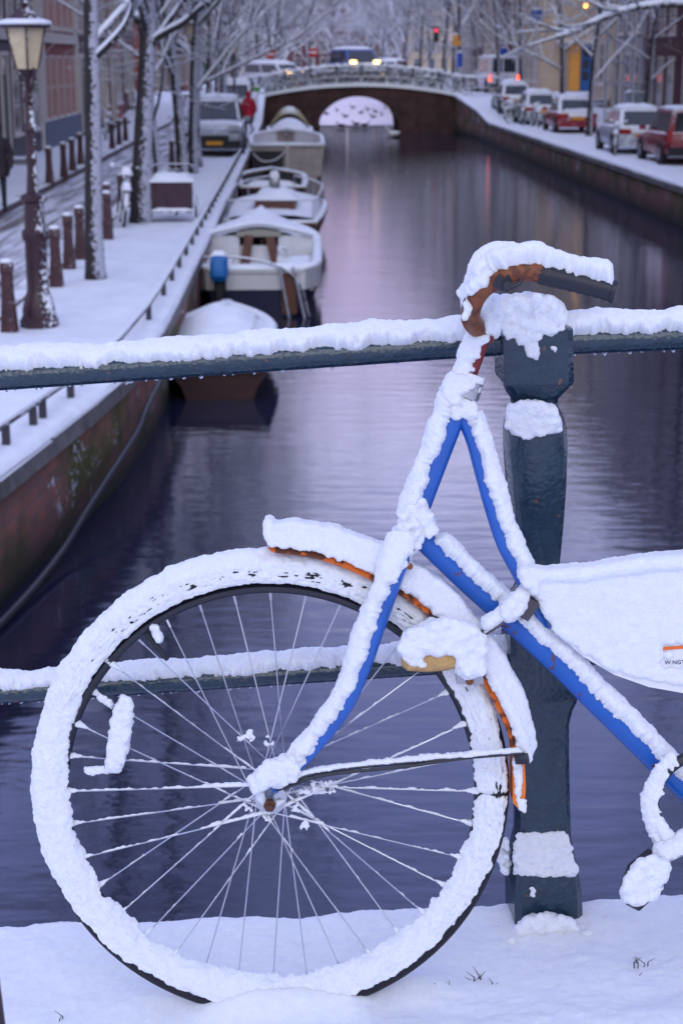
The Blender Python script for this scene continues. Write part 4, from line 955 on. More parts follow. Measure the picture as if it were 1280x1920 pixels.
# ---------------------------------------------------------------- people
def skin_body(name, joints, edges, parent, mat):
    me = bpy.data.meshes.new(name); me.from_pydata([j[0] for j in joints], edges, []); o = link(name, me, mat, parent)
    md = o.modifiers.new('skin', 'SKIN'); md.use_smooth_shade = True
    for i, j in enumerate(joints):
        me.skin_vertices[0].data[i].radius = (j[1], j[1]); me.skin_vertices[0].data[i].use_root = i == 0
    s = o.modifiers.new('sub', 'SUBSURF'); s.levels = 2; s.render_levels = 2; return o
skin_c = M('skin', (0.42, 0.24, 0.18), 0.6)
def person(loc, rz, label, coatc, legc, hood, k=1.0):
    t = thing('person', label, 'person', loc, rz); t.scale = (k,) * 3
    J = [((0, 0, .95), .125), ((0, 0, 1.15), .13), ((0, .01, 1.38), .14), ((0, .01, 1.50), .06), ((0, -.01, 1.60), .085), ((0, -.015, 1.70), .075),
         ((.10, 0, .86), .095), ((.11, -.05, .50), .062), ((.11, .0, .09), .045), ((.12, -.13, .04), .04),
         ((-.10, 0, .86), .095), ((-.10, .10, .50), .062), ((-.10, .22, .12), .045), ((-.11, .11, .05), .04),
         ((.19, .01, 1.40), .06), ((.25, .03, 1.15), .048), ((.24, -.06, .93), .036), ((.235, -.09, .85), .03),
         ((-.19, .01, 1.40), .06), ((-.25, .03, 1.15), .048), ((-.24, -.06, .93), .036), ((-.235, -.09, .85), .03)]
    E_ = [(0, 1), (1, 2), (2, 3), (3, 4), (4, 5), (0, 6), (6, 7), (7, 8), (8, 9), (0, 10), (10, 11), (11, 12), (12, 13), (2, 14), (14, 15), (15, 16), (16, 17), (2, 18), (18, 19), (19, 20), (20, 21)]
    skin_body('body', J, E_, t, legc)
    c = MB(); prof = [(.70, .235, .19), (.80, .225, .18), (1.0, .205, .165), (1.15, .20, .16), (1.32, .225, .165), (1.42, .215, .15), (1.48, .14, .11), (1.53, .075, .075)]
    c.loft([[V((a * math.cos(q), b_ * math.sin(q), z)) for q in np.linspace(0, 2 * math.pi, 18)[:-1]] for z, a, b_ in prof])
    for sx in (-1, 1): c.tube([(sx * .18, .01, 1.43), (sx * .225, .02, 1.30), (sx * .275, .04, 1.13), (sx * .265, -.05, .93), (sx * .26, -.075, .885)], [.075, .08, .07, .058, .056], 10)
    c.build('coat', coatc, t)
    h = MB(); h.ball((0, -.015 + .02, 1.63), .135, 3, (.92, 1.02, 1.22)); h.build('hood' if hood else 'hat', coatc if hood else legc, t)
    f = MB(); f.ball((0, -.105, 1.625), .075, 2, (.85, .6, 1.15)); f.ball((0, -.152, 1.62), .016, 1); f.build('face', skin_c, t)
    for sx in (-1, 1):
        g_ = MB(); g_.ball((sx * .24, -.095, .83), .042, 2, (.6, .8, 1.1))
        for q in range(4): g_.tube([(sx * .24, -.125 + q * .022, .81), (sx * .238, -.135 + q * .024, .765), (sx * .225, -.14 + q * .024, .74 + .006 * abs(q - 1))], .0095, 5)
        g_.tube([(sx * .225, -.12, .84), (sx * .205, -.15, .80)], .011, 5); g_.build('glove', legc, t)
    return t
coat_red = M('red_coat', (0.42, 0.006, 0.030), 0.7, var=0.2); dark_cl = M('dark_cloth', (0.016, 0.017, 0.03), 0.8); dark_coat = M('dark_coat', (0.030, 0.018, 0.026), 0.8)
p = G(467, 250, 1.0); person((p.x, p.y, 1.0), math.pi, 'person in a hooded red coat and dark trousers walking along the left quay', coat_red, dark_cl, True, 0.97)
p = G(4, 398, 1.0); person((p.x - 0.05, p.y, 1.0), 0.2, 'person in a dark coat passing at the very left edge of the picture', dark_coat, dark_cl, False, 1.02)
# ================================================================== BOATS moored along the left quay
def hullmat(nm, c, r=0.4): return M('hull_' + nm, c, r, var=0.15, vscale=3)
wood = M('boat_wood', (0.12, 0.045, 0.03), 0.5, var=0.3, vscale=5, stretch=(1, 0.2, 4)); cream = M('gelcoat_white', (0.66, 0.65, 0.66), 0.35, var=0.05)
rope_m = M('rope', (0.42, 0.40, 0.42), 0.9, snow=0.0, snoise=0.4, sscale=30); chrome = M('boat_steel', (0.5, 0.5, 0.55), 0.35, metal=0.7, snow=0.3, snoise=0.3, sscale=15)
CH = 1.0
def shape(t, B, bow=0.62, tr=0.86): return shape0(t, B, bow, tr) * (CH + (1 - CH) * min(1, t / .09))
def shape0(t, B, bow=0.62, tr=0.86):      # half beam along the boat, t from stern 0 to bow 1
    if t < bow: return B / 2 * (tr + (1 - tr) * math.sin(t / bow * math.pi / 2))
    u = (t - bow) / (1 - bow); return B / 2 * max(0.02, (1 - u ** 2.1))
def hull(t_, Lb, B, fb, sheer, hm, floorz, gm=None, band=None, tr=0.86, chine=0.84, inside=None, bow=0.62, snowfloor=True):
    """boat with its stern at y=0 and bow at y=Lb; returns the sheer line function"""
    zs = lambda t: fb + sheer * max(0, t - 0.25) ** 1.6
    N_ = 15; T = [i / (N_ - 1) for i in range(N_)]
    o = MB(); rings = []
    for t in T:
        b = shape(t, B, bow, tr); y = t * Lb; z = zs(t); k = 0.0 if t < 0.8 else (t - 0.8) * 0.5
        half = [(0, -0.25 + k), (b * chine * 0.75, -0.16 + k), (b * chine, 0.16 + k * .4), (b * 0.97, z * 0.7), (b, z)]
        yy = lambda q: y + (0.10 * (q / max(z, .1)) if t == 1 else 0)
        rings.append([V((-x, yy(q), q)) for x, q in reversed(half[1:])] + [V((x, yy(q), q)) for x, q in half])
    o.loft(rings, closed=False); nn = len(rings[0]); o.add(rings[0], [tuple(range(nn))]); o.build('hull', hm, t_, ang=0.8)
    if band:
        bm_ = MB()
        for s in (-1, 1):
            r = []
            for t in T: b = shape(t, B, bow, tr) + 0.012; z = zs(t); y = t * Lb; r.append([V((s * (b - .03), y, z * band[0])), V((s * (b + .004), y, z * band[0])), V((s * (b + .012), y, z)), V((s * (b - .03), y, z))])
            bm_.loft(r)
        bm_.box((0, -0.012, fb * (1 + band[0]) / 2), (B * tr * CH, 0.03, fb * (1 - band[0]))); bm_.build('topside_band', band[1], t_, ang=0.5)
    # inner lining and floor
    inn = MB(); r = []
    for t in T[1:-1]:
        b = max(0.03, shape(t, B, bow, tr) - 0.13); y = t * Lb + (0.12 if t == T[1] else 0); z = zs(t) + 0.005
        r.append([V((-b, y, z)), V((-b * .93, y, floorz)), V((b * .93, y, floorz)), V((b, y, z))])
    inn.loft(r, closed=False); 
    inn.add([r[0][0], r[0][1], r[0][2], r[0][3]], [(0, 1, 2, 3)]); inn.build('lining', inside or cream, t_, ang=0.5)
    g = MB(); gs = MB()
    for s in (-1, 1):
        pts = [V((s * (shape(t, B, bow, tr) - 0.055), t * Lb, zs(t) + 0.015)) for t in T]
        rr_ = []
        for p in pts: rr_.append([p + V((-.085, 0, -.03)), p + V((.085, 0, -.03)), p + V((.085, 0, .02)), p + V((-.085, 0, .02))])
        g.loft(rr_); gs.tube([p + V((0, 0, .035)) for p in pts], [.085 + .02 * nz(p * 4) for p in pts], 8, flat=0.6)
    g.box((0, 0.02, fb + 0.01), (B * tr * CH - .1, 0.16, 0.052)); gs.tube([V((x, 0.02, fb + .04)) for x in np.linspace(-B * tr * CH / 2 + .05, B * tr * CH / 2 - .05, 9)], .085, 8, flat=.6)
    g.build('gunwale', gm or wood, t_, ang=0.5); 
    if snowfloor:
        fl = MB()
        q = [(t, max(0.02, shape(t, B, bow, tr) - 0.15)) for t in T[1:-1]]
        rows = []
        for t, b in q: rows.append([V((x * b * .95, t * Lb + (.14 if t == T[1] else 0), floorz + .02 + .10 * abs(x) ** 3 + .03 * nz((x * 2, t * 7, B)))) for x in np.linspace(-1, 1, 9)])
        gs.loft(rows, closed=False)
    gs.build('snow', snow_far, t_, ang=None); return zs
def outboard(loc, label, cowl, rz=0.0, tilt=0.0):
    t = thing('outboard_motor', label, 'outboard motor', loc, rz); t.rotation_euler = (tilt, 0, rz)
    m = MB(); m.loft([[V((x * w_, y * d_, z)) for x, y in ((-1, -1), (-.6, -1.15), (.6, -1.15), (1, -1), (1, .9), (.5, 1.1), (-.5, 1.1), (-1, .9))] for z, w_, d_ in ((0.10, .10, .16), (.18, .135, .20), (.42, .13, .19), (.50, .10, .15), (.52, .05, .08))]); m.build('cowl', cowl, t, ang=0.5)
    m = MB(); m.box((0, 0, -0.22), (.10, .15, .66)); m.box((0, 0.14, -.02), (.18, .12, .22)); m.box((0, 0, -.55), (.20, .26, .02)); m.build('leg', black_p, t, smooth=False)
    m = MB(); m.tube([(0, .15, .12), (0, .42, .20), (0, .55, .21)], .018, 6); m.build('tiller', black_p, t)
    m = MB(); m.pillow(V((-.12, -.16, .50)), V((.12, -.16, .50)), V((.12, .16, .50)), V((-.12, .16, .50)), .06); m.build('snow', snow_far, t); return t

# 1: nearest boat under a snowed-up cover, bow up the canal
Yb1 = 19.8; x1 = PY(412, 740, Yb1).x
t = thing('tarp_covered_boat', 'small boat under a snow covered tarpaulin nearest the bridge railing', 'boat', (x1, Yb1, 0), 0.045)
hull(t, 4.4, 1.38, 0.36, 0.25, M('hull_brown', (0.042, 0.013, 0.014), .5, var=.3, vscale=3), 0.2, tr=0.80)
m = MB(); rows = []
for y, z in ((-0.06, .38), (.3, .46), (.9, .60), (1.6, .72), (2.2, .74), (2.8, .64), (3.6, .52), (4.25, .48)):
    b = shape(max(0, min(1, y / 4.4)), 1.38, .62, .8) + 0.05
    rows.append([V((x * b, y, (.37 + .06 * y / 4.4) + (z - .37) * max(0, 1 - max(0, abs(x) * 1.28 - .28) ** 1.25) - .03 * (1 - abs(x)) + .025 * nz((x * 2, y * 1.5, 4)))) for x in np.linspace(-1, 1, 15)])
m.loft(rows, closed=False); m.build('tarpaulin', M('tarpaulin', (0.03, 0.06, 0.12), .6, snow=0.0, snoise=.35, sscale=2.2), t, ang=None)
m = MB(); rows2 = [[p + V((0, 0, .03 + .05 * (1 - abs(x) ** 2) + .02 * nz(p * 3))) for p, x in zip(r, np.linspace(-1, 1, 15))] for r in rows[1:-1]]; m.loft([r[1:12] for r in rows2], closed=False); m.build('snow', snow_far, t, ang=None)
m = MB(); m.box((.46, 1.0, .60), (.22, .30, .02), rx=.2, ry=0.55); m.build('cover_window', carglass, t, smooth=False)
m = MB(); m.tube(smooth_path([(-.55, 2.6, .70), (-.75, 1.9, .72), (-.9, 1.4, 1.0)], 4), .014, 5); m.build('mooring_rope', rope_m, t)

# 2: motor boat, navy hull and white top
Y2 = 26.6; x2 = PY(480, 590, Y2).x
CH = .76
t = thing('motor_boat', 'white topped motor boat with a dark navy hull and open cockpit', 'boat', (x2, Y2, 0), 0.03)
zs = hull(t, 6.2, 2.2, 0.72, 0.42, hullmat('navy', (0.008, 0.010, 0.045)), 0.36, gm=cream, band=(0.60, cream), tr=0.93, chine=.9, inside=cream)
m = MB(); rows = []
for t_ in np.linspace(.52, .97, 9):
    b = max(.03, shape(t_, 2.2, .62, .93) - .10); rows.append([V((x * b, t_ * 6.2, zs(t_) + .02 + .22 * (1 - x * x))) for x in np.linspace(-1, 1, 9)])
m.loft(rows, closed=False); m.add([rows[0][0], V((rows[0][0].x, rows[0][0].y, .4)), V((rows[0][-1].x, rows[0][0].y, .4)), rows[0][-1]] , [(0, 1, 2, 3)]); m.build('foredeck', cream, t, ang=None)
m = MB(); rows = [[p + V((0, 0, .06 + .02 * nz(p * 2))) for p in r] for r in rows]; m.loft(rows, closed=False); m.build('snow', snow_far, t, ang=None)
m = MB()                                             # bulkhead with seats either side of the cabin door
for sx in (-1, 1): m = MB(); m.box((sx * .66, 3.18, .66), (.62, .08, .62)); m.build('bulkhead', cream, t, smooth=False)
m = MB(); m.box((-.22, 3.12, .66), (.16, .05, .66), ry=.14); m.box((.26, 3.12, .66), (.16, .05, .60), ry=-.22); m.build('cabin_door', wood, t, smooth=False)
m = MB(); m.tube(smooth_path([(-.97, 3.1, .98), (-.45, 3.1, 1.10), (0, 3.1, 1.17), (.45, 3.1, 1.10), (.97, 3.1, .98)], 5), .045, 8); m.build('cabin_arch', cream, t)
m = MB(); m.tube(smooth_path([(-1.0, 3.06, 1.01), (-.45, 3.06, 1.14), (0, 3.06, 1.21), (.45, 3.06, 1.14), (1.0, 3.06, 1.01)], 5), .055, 8, flat=.7); m.build('snow', snow_far, t)
m = MB()
m.loft([[V((x * w_, 3.1 + y, z)) for x in (-1, -.33, .33, 1)] for z, w_, y in ((.96, .42, 0), (1.13, .34, .06))], closed=False); m.build('windscreen', carglass, t)
for sx in (-1, 1):
    m = MB(); m.box((sx * .70, 1.6, .50), (.46, 2.6, .24)); m.build('bench', cream, t, smooth=False)
    m = MB(); m.pillow(V((sx * .70 - .24, .34, .625)), V((sx * .70 + .24, .34, .625)), V((sx * .70 + .24, 2.86, .625)), V((sx * .70 - .24, 2.86, .625)), .08); m.build('snow', snow_far, t)
m = MB(); m.pillow(V((-.74, -.06, .75)), V((.74, -.06, .75)), V((.92, .34, .75)), V((-.92, .34, .75)), .07, 6, 10, .3); m.build('snow', snow_far, t)
m = MB(); m.loft([[V((x, 2.2, .45)), V((x + .25, 2.2, .45)), V((x + .25, 2.5, .45)), V((x, 2.5, .45))] if k == 0 else [V((x + .05, 2.3, .85)), V((x + .2, 2.3, .85)), V((x + .2, 2.5, .85)), V((x + .05, 2.5, .85))] for k in (0, 1) for x in (.30,)]); m.build('helm_seat', M('seat_grey', (.35, .35, .38), .6, snow=.3), t)
m = MB(); m.prism([V((.42, -.05, .70)), V((.66, -.05, .70)), V((.66, -.05, .05)), V((.42, -.05, .05))], (0, -.03, 0)); m.build('stern_ladder_board', wood, t, smooth=False)
m = MB(); m.tube(smooth_path([(-.95, .5, .90), (-.2, .1, .93), (.42, -.12, .80), (.72, -.15, .5), (.85, -.18, .02)], 5), .022, 6); m.build('mooring_rope', M('dark_rope', (.10, .09, .12), .9, snow=.25, snoise=.5, sscale=20), t)
m = MB(); m.tube([(.60, -.16, .82), (.80, -.22, -.1)], .022, 6); m.tube([(.38, -.16, .82), (.55, -.22, -.1)], .022, 6); m.build('stern_ladder', chrome, t)
outboard((PY(412, 545, Y2 - .25).x, Y2 - .25, 0.52), 'outboard motor under a bright blue cover on the navy hulled boat', M('blue_cover', (0.0, 0.13, 0.42), .5, var=.1))

CH = 1.0
# 3: low wooden boat with a light rail
Y3 = 35.6; x3 = PY(505, 430, Y3).x
t = thing('wooden_boat', 'snowy wooden boat with a thin deck rail behind the navy motor boat', 'boat', (x3, Y3, 0), -.02)
zs = hull(t, 5.6, 2.25, .62, .35, M('hull_varnish', (.085, .045, .035), .4, var=.3, stretch=(1, .2, 4)), .34, tr=.9, chine=.86)
m = MB(); rows = []
for t_ in np.linspace(.12, .95, 10):
    b = max(.03, shape(t_, 2.25, .62, .9) - .06); rows.append([V((x * b, t_ * 5.6, zs(t_) + .05 + .10 * (1 - x * x) + .03 * nz((x * 3, t_ * 6, 1)))) for x in np.linspace(-1, 1, 9)])
m.loft(rows, closed=False); m.build('snow', snow_far, t, ang=None)
m = MB()
for sx in (-1, 1):
    pts = [V((sx * (shape(q, 2.25, .62, .9) - .1), q * 5.6, zs(q) + .48)) for q in np.linspace(.05, .93, 8)]; m.tube(pts, .018, 6)
    for p_ in pts: m.tube([p_, p_ - V((0, 0, .46))], .014, 5)
m.tube([(-.9, .28, 1.1), (.9, .28, 1.1)], .018, 6); m.build('deck_rail', chrome, t)
m = MB(); m.box((0, 2.6, .82), (.9, 1.2, .34)); m.build('cabin_hatch', wood, t, smooth=False)
m = MB(); m.pillow(V((-.5, 1.9, .99)), V((.5, 1.9, .99)), V((.5, 3.3, .99)), V((-.5, 3.3, .99)), .16, 6, 6, .4); m.build('snow', snow_far, t)

# 4: dark open boat with a snowed outboard
Y4 = 45.2; x4 = PY(512, 400, Y4).x
t = thing('open_boat', 'dark open boat with snow on its thwarts behind the wooden boat', 'boat', (x4, Y4, 0), .05)
hull(t, 5.4, 2.0, .66, .25, hullmat('black', (.012, .010, .016)), .25, tr=.88, inside=M('lining_dark', (.05, .05, .06), .6))
for y in (.9, 2.2, 3.5):
    m = MB(); m.box((0, y, .48), (1.55, .28, .05)); m.build('thwart', wood, t, smooth=False)
    m = MB(); m.pillow(V((-.75, y - .15, .51)), V((.75, y - .15, .51)), V((.75, y + .15, .51)), V((-.75, y + .15, .51)), .12); m.build('snow', snow_far, t)
outboard((x4 + .05, Y4 - .25, .58), 'snowed up grey outboard motor on the dark open boat', M('cowl_grey', (.25, .25, .28), .5, snow=.1), .1, .15)

# 5: big pale sloop
Y5 = 58.6; x5 = PY(539, 330, Y5).x
t = thing('sloop', 'large pale open sloop with a rounded white rim farther up the quay', 'boat', (x5, Y5, 0), .04)
hull(t, 8.0, 2.75, 1.12, .35, hullmat('pale', (.44, .38, .37)), .45, gm=cream, tr=.93, chine=.9)
for y in (1.4, 3.4, 5.2):
    m = MB(); m.box((0, y, .80), (2.2, .35, .06)); m.build('thwart', wood, t, smooth=False)
    m = MB(); m.pillow(V((-1.1, y - .2, .84)), V((1.1, y - .2, .84)), V((1.1, y + .2, .84)), V((-1.1, y + .2, .84)), .14); m.build('snow', snow_far, t)
m = MB(); m.box((0, -.10, .55), (.12, .16, 1.1)); m.box((0, .3, 1.2), (.06, .8, .05)); m.build('rudder', white_p, t, smooth=False)
m = MB(); m.prism([V((-1.25, -.03, .95)), V((-.15, -.03, .95)), V((-.15, -.03, .05)), V((-1.1, -.03, .05))], (0, -.025, 0)); m.build('dark_transom_panel', M('transom_dark', (.02, .018, .024), .5), t, smooth=False)
m = MB(); m.tube(smooth_path([(-1.3, 0, 1.0), (-.9, -.1, .62), (-.4, -.12, .66), (0, -.14, 1.0)], 5), .03, 6); m.build('mooring_rope', rope_m, t)
# 6: farthest boat
Y6 = 70.5; x6 = PY(543, 268, Y6).x
t = thing('covered_launch', 'farthest moored boat with a rounded snowy cover and a yellowish hood', 'boat', (x6, Y6, 0), .03)
zs = hull(t, 8.5, 2.0, .95, .3, hullmat('grey', (.28, .27, .29)), .4, tr=.9)
m = MB(); m.loft([[V((x, y, z + .95 + k * (1 - (x / .95) ** 2))) for x in np.linspace(-.95, .95, 9)] for y, z, k in ((.1, 0, .2), (.8, 0, .55), (4, 0, .6), (5, 0, .25))], closed=False); m.build('cover', snow_far, t)
m = MB(); m.loft([[V((x, y, z + k * (1 - (x / .95) ** 2))) for x in np.linspace(-.95, .95, 11)] for y, z, k in ((5.2, .95, .75), (5.6, 1.0, 1.0), (7.2, 1.0, .95), (7.4, .95, .6))], closed=False); m.build('hood', M('yellow_canvas', (.35, .30, .14), .7, snow=.82, snoise=.2), t)

# ---------------------------------------------------------------- birds, signs, scaffold, lamps of the far side
def bird(loc, rz, k, mat, label, group):
    t = thing('water_bird', label, 'bird', loc, rz, group)
    J = [((0, 0, .10), .085), ((0, .12, .10), .075), ((0, -.13, .12), .05), ((0, -.22, .16), .018), ((0, .19, .17), .035), ((0, .22, .26), .032), ((0, .25, .29), .042), ((0, .32, .28), .016)]
    o = skin_body('body', J, [(0, 1), (0, 2), (2, 3), (1, 4), (4, 5), (5, 6), (6, 7)], t, mat); t.scale = (k,) * 3; return t
dark_b = M('dark_plumage', (.03, .03, .035), .7); white_b = M('white_plumage', (.8, .8, .8), .7)
bird(G(738, 258, 0.0), 2.2, 1.9, white_b, 'white swan floating before the right side of the arch', 'birds about the bridge')
for k, (x, y, q) in enumerate(((612, 216, 1.0), (632, 210, .3), (648, 221, 2), (662, 204, 1), (676, 214, 4), (690, 208, 2.5), (704, 212, .8), (722, 205, 3), (640, 239, 1.3), (668, 236, 2), (683, 238, 5), (700, 222, 1), (715, 218, 0))):
    p = G(x, y, .03); bird(p, q, 1.15 * max(1, p.y / 150), dark_b, 'dark duck on the bright ice under the arch, %s of the flock from the left' % ORD[k], 'ducks on the ice under the arch')
sign_w = M('sign_white', (.75, .75, .78), .5); sign_r = M('sign_red', (.45, .012, .02), .5); sign_b = M('sign_blue', (.01, .06, .36), .5); steel = M('galvanised', (.25, .25, .28), .5, metal=.5, snow=.3, sdir=(.5, -.5, .5), snoise=.5)
def sign(px, py, Y, z0, rad, label, kind, w_=None, h_=None):
    p = PY(px, py, Y); t = thing('road_sign', label, 'road sign', (p.x, Y, z0)); zc = p.z - z0
    m = MB(); m.tube([(0, .05, 0), (0, .05, zc + .25)], .04, 8); m.build('pole', steel, t)
    m = MB()
    if kind == 'noentry':
        m.disc((0, 0, zc), (0, 1, 0), rad, rad, .03, 24); m.build('disc', sign_r, t); m = MB(); m.box((0, -.02, zc), (rad * 1.4, .02, rad * .36)); m.build('bar', sign_w, t, smooth=False)
    elif kind == 'round': m.disc((0, 0, zc), (0, 1, 0), rad, rad, .03, 24); m.build('disc', sign_b, t)
    else: m.box((0, 0, zc), (w_, .04, h_)); m.build('panel', {'b': sign_b, 'o': orange_p, 'g': M('sign_green', (.12, .40, .05), .5)}[kind], t, smooth=False)
    m = MB(); wv = rad * .5 if kind in ('noentry', 'round') else w_ / 2; zz = zc + (rad * .93 if kind in ('noentry', 'round') else h_ / 2)
    m.pillow(V((-wv, -.05, zz)), V((wv, -.05, zz)), V((wv, .05, zz)), V((-wv, .05, zz)), .08); m.build('snow', snow_far, t)
sign(506, 101, 108, 2.0, .32, 'round red no entry sign at the left end of the bridge', 'noentry')
sign(587, 98, 116, 1.6, .32, 'round red no entry sign beyond the middle of the bridge', 'noentry')
sign(1006, 28, 90, 1.6, 0, 'square blue road sign high on a pole at the right', 'b', .60, .55)
sign(943, 97, 99, 2.05, .24, 'small round blue road sign beside the van', 'round')
sign(861, 112, 110, 2.0, 0, 'narrow blue panel sign beyond the right end of the bridge', 'b', .35, .9)
sign(856, 75, 111, 2.0, 0, 'orange panel sign beyond the right end of the bridge', 'o', .5, .7)
sign(482, 167, 88, 1.2, 0, 'small bright green panel beside the left end of the bridge', 'g', .36, .20)
# traffic light and amber street light on the right
p = PY(817, 57, 112); t = thing('traffic_light', 'traffic light glowing red beyond the right half of the bridge', 'traffic light', (p.x, 112, 1.5))
zc = p.z - 1.5; m = MB(); m.tube([(0, .12, 0), (0, .12, zc + .3)], .06, 8); m.build('pole', steel, t)
m = MB(); m.box((0, 0, zc - .25), (.32, .2, .95)); m.build('housing', black_p, t, smooth=False)
for k, mt in enumerate((M('red_signal', (.8, .02, .05), .4, emit=(1, .05, .12), estr=1.6), black_p, black_p)): m = MB(); m.disc((0, -.11, zc - k * .27), (0, 1, 0), .11, .11, .03, 16); m.build('lens', mt, t)
p = PY(1097, 9, 84); t = thing('street_light', 'amber street light glowing on a bracket at the upper right', 'street light', (p.x + .5, 84, 1.0))
zc = p.z - 1.0; m = MB(); m.tube([(0, 0, 0), (0, 0, zc + .3)], [.08, .05], 8); m.tube([(0, 0, zc + .3), (-.25, 0, zc + .35), (-.5, 0, zc + .15)], .03, 6); m.build('pole', steel, t)
m = MB(); m.ball((-.5, 0, zc), .13, 2); m.build('bulb', M('amber_lamp', (.9, .6, .2), .4, emit=(1, .45, .06), estr=8), t)
m = MB(); m.lathe([(.18, zc + .06), (.12, zc + .14), (.04, zc + .18)], 12, (-.5, 0, 0)); m.build('lamp_shade', black_p, t)
# scaffolding in front of the plum house at the right edge
t = thing('scaffolding', 'steel scaffolding with plank decks against the plum house at the right edge', 'scaffolding', (13.75, 78.6, 1.0), R(-90) + .03)
xs_ = (-3.2, -1.1, 1.1, 3.2)
for x in xs_:
    for y in (-.15, -1.0):
        m = MB(); m.tube([(x, y, 0), (x, y, 9)], .05, 7); m.build('upright', steel, t)
for z in (1.9, 2.9, 3.9, 5.9, 7.9):
    m = MB(); m.tube([(-3.4, -1.0, z), (3.4, -1.0, z)], .045, 6); m.build('ledger', steel, t)
for z in (1.95, 3.95, 5.95):
    for k in range(3): m = MB(); m.box((0, -.3 - .26 * k, z + .06), (6.8, .23, .05)); m.build('plank', M('scaffold_plank', (.22, .17, .13), .8, snow=.2), t, smooth=False)
# snowy hedge-like heaps of the far quay: litter bin and parked hand cart are too blurred to tell; a pale utility cabinet
t = thing('utility_cabinet', 'grey utility cabinet on the right pavement left of the scaffolding', 'cabinet', ((1176 - 640) / F * 76, 76, 1.0))
m = MB(); m.box((0, 0, .8), (1.0, .5, 1.6)); m.build('case', M('cabinet_grey', (.24, .27, .33), .6), t, smooth=False); m = MB(); m.box((0, -.26, .8), (.45, .02, 1.4)); m.build('door', M('cabinet_grey', (.3, .3, .3)), t, smooth=False)
m = MB(); m.pillow(V((-.52, -.27, 1.6)), V((.52, -.27, 1.6)), V((.52, .27, 1.6)), V((-.52, .27, 1.6)), .14); m.build('snow', snow_far, t)
# ================================================================== THE NEAR BRIDGE: pavement, railing, bicycle
LEAN = R(6)
HUB = PY(509, 1483, 2.30)
NB = V((0, -math.cos(LEAN), math.sin(LEAN)))          # towards the camera
EX, EZ = V((1, 0, 0)), V((0, math.sin(LEAN), math.cos(LEAN)))
K = 1 / 1240.0
def B(px, py, off=0.0):
    r = ray(px, py); return CAM + r * (((HUB + NB * off - CAM).dot(NB)) / r.dot(NB))
def Wp(a, r, off=0.0): return HUB + EX * (math.cos(a) * r) + EZ * (math.sin(a) * r) + NB * off
SL = 0.066
ZG0 = HUB.z - 0.352
def zdeck(X):
    d = X - HUB.x
    return ZG0 + SL * d if abs(d) < 2 else ZG0 + SL * d - math.copysign(0.012, 1) * (abs(d) - 2) ** 2 * 0.6
EDGE = 2.60
# masonry of the near bridge and its snowy pavement
mb = MB(); rings = []
for X in np.linspace(-9, 15, 49):
    z = zdeck(X) - .04; rings.append([V((X, -9, 1.7)), V((X, 2.58, 1.7)), V((X, 2.58, z)), V((X, -9, z))])
mb.loft(rings); tag(mb.build('bridge_deck', M('deck_stone', (.13, .12, .12), .8), smooth=False), kind='structure')
def ground_patch(x0, x1, y0, y1, st, name):
    nx, ny = int((x1 - x0) / st), int((y1 - y0) / st); vs = []; fs = []
    for j in range(ny + 1):
        y = y0 + (y1 - y0) * j / ny
        for i in range(nx + 1):
            x = x0 + (x1 - x0) * i / nx; z = zdeck(x)
            z += .018 * nz((x * 2.1, y * 2.6, 0)) + .007 * nz((x * 9, y * 11, 3)) + .0028 * nz((x * 30, y * 36, 1)) + .0018 * nz((x * 80, y * 90, 5)) + .0013 * nz((x * 210, y * 230, 2))
            e_ = EDGE + .012 * nz((x * 7, 0, 0)) + .005 * nz((x * 30, 0, 2)); d = y - (e_ - .05)
            if d > 0: z -= (d * d) * 9
            z += .034 * math.exp(-((x - Wp(0, 0).x - .015) / .125) ** 4 - ((y - 2.245) / .035) ** 2) + .026 * math.exp(-((x - Wp(0, 0).x - .02) / .26) ** 4 - ((y - 2.30) / .05) ** 2)      # drift round the wheel
            z += .020 * math.exp(-((y - 2.12 - .03 * math.sin(x * 4)) / .07) ** 2) * (.5 + .5 * nz((x * 3, 0, 4)))
            vs.append((x, y, z))
    for j in range(ny):
        for i in range(nx): a = j * (nx + 1) + i; fs.append((a, a + 1, a + nx + 2, a + nx + 1))
    m = MB(); m.add(vs, fs); return m
tag(ground_patch(-1.3, 1.5, 1.75, 2.66, .0048, '').build('snowy_pavement', snow_m, ang=None), kind='structure')
m = ground_patch(-8.9, -1.3, 1.75, 2.66, .05, ''); m2 = ground_patch(1.5, 14.9, 1.75, 2.66, .05, ''); m.add(m2.v, m2.f); m2 = ground_patch(-8.9, 14.9, -8.9, 1.75, .25, ''); m.add(m2.v, m2.f)
tag(m.build('snowy_pavement', snow_m, ang=None), kind='structure')

# ---------------------------------------------------------------- railing
green = bpy.data.materials.new('wet_green_paint'); green.use_nodes = True
n = green.node_tree; N = n.nodes; l = n.links.new; b = N['Principled BSDF']; b.inputs['Roughness'].default_value = .22; b.inputs['Coat Weight'].default_value = .5; b.inputs['Coat Roughness'].default_value = .08
t = N.new('ShaderNodeTexCoord'); a1 = N.new('ShaderNodeTexNoise'); a1.inputs['Scale'].default_value = 55; a1.inputs['Detail'].default_value = 6; l(t.outputs['Object'], a1.inputs['Vector'])
c1 = N.new('ShaderNodeValToRGB'); c1.color_ramp.elements[0].position = .3; c1.color_ramp.elements[0].color = (.004, .021, .042, 1); c1.color_ramp.elements[1].position = .72; c1.color_ramp.elements[1].color = (.008, .036, .066, 1); l(a1.outputs['Fac'], c1.inputs[0])
a2 = N.new('ShaderNodeTexNoise'); a2.inputs['Scale'].default_value = 38; a2.inputs['Detail'].default_value = 4; l(t.outputs['Object'], a2.inputs['Vector'])
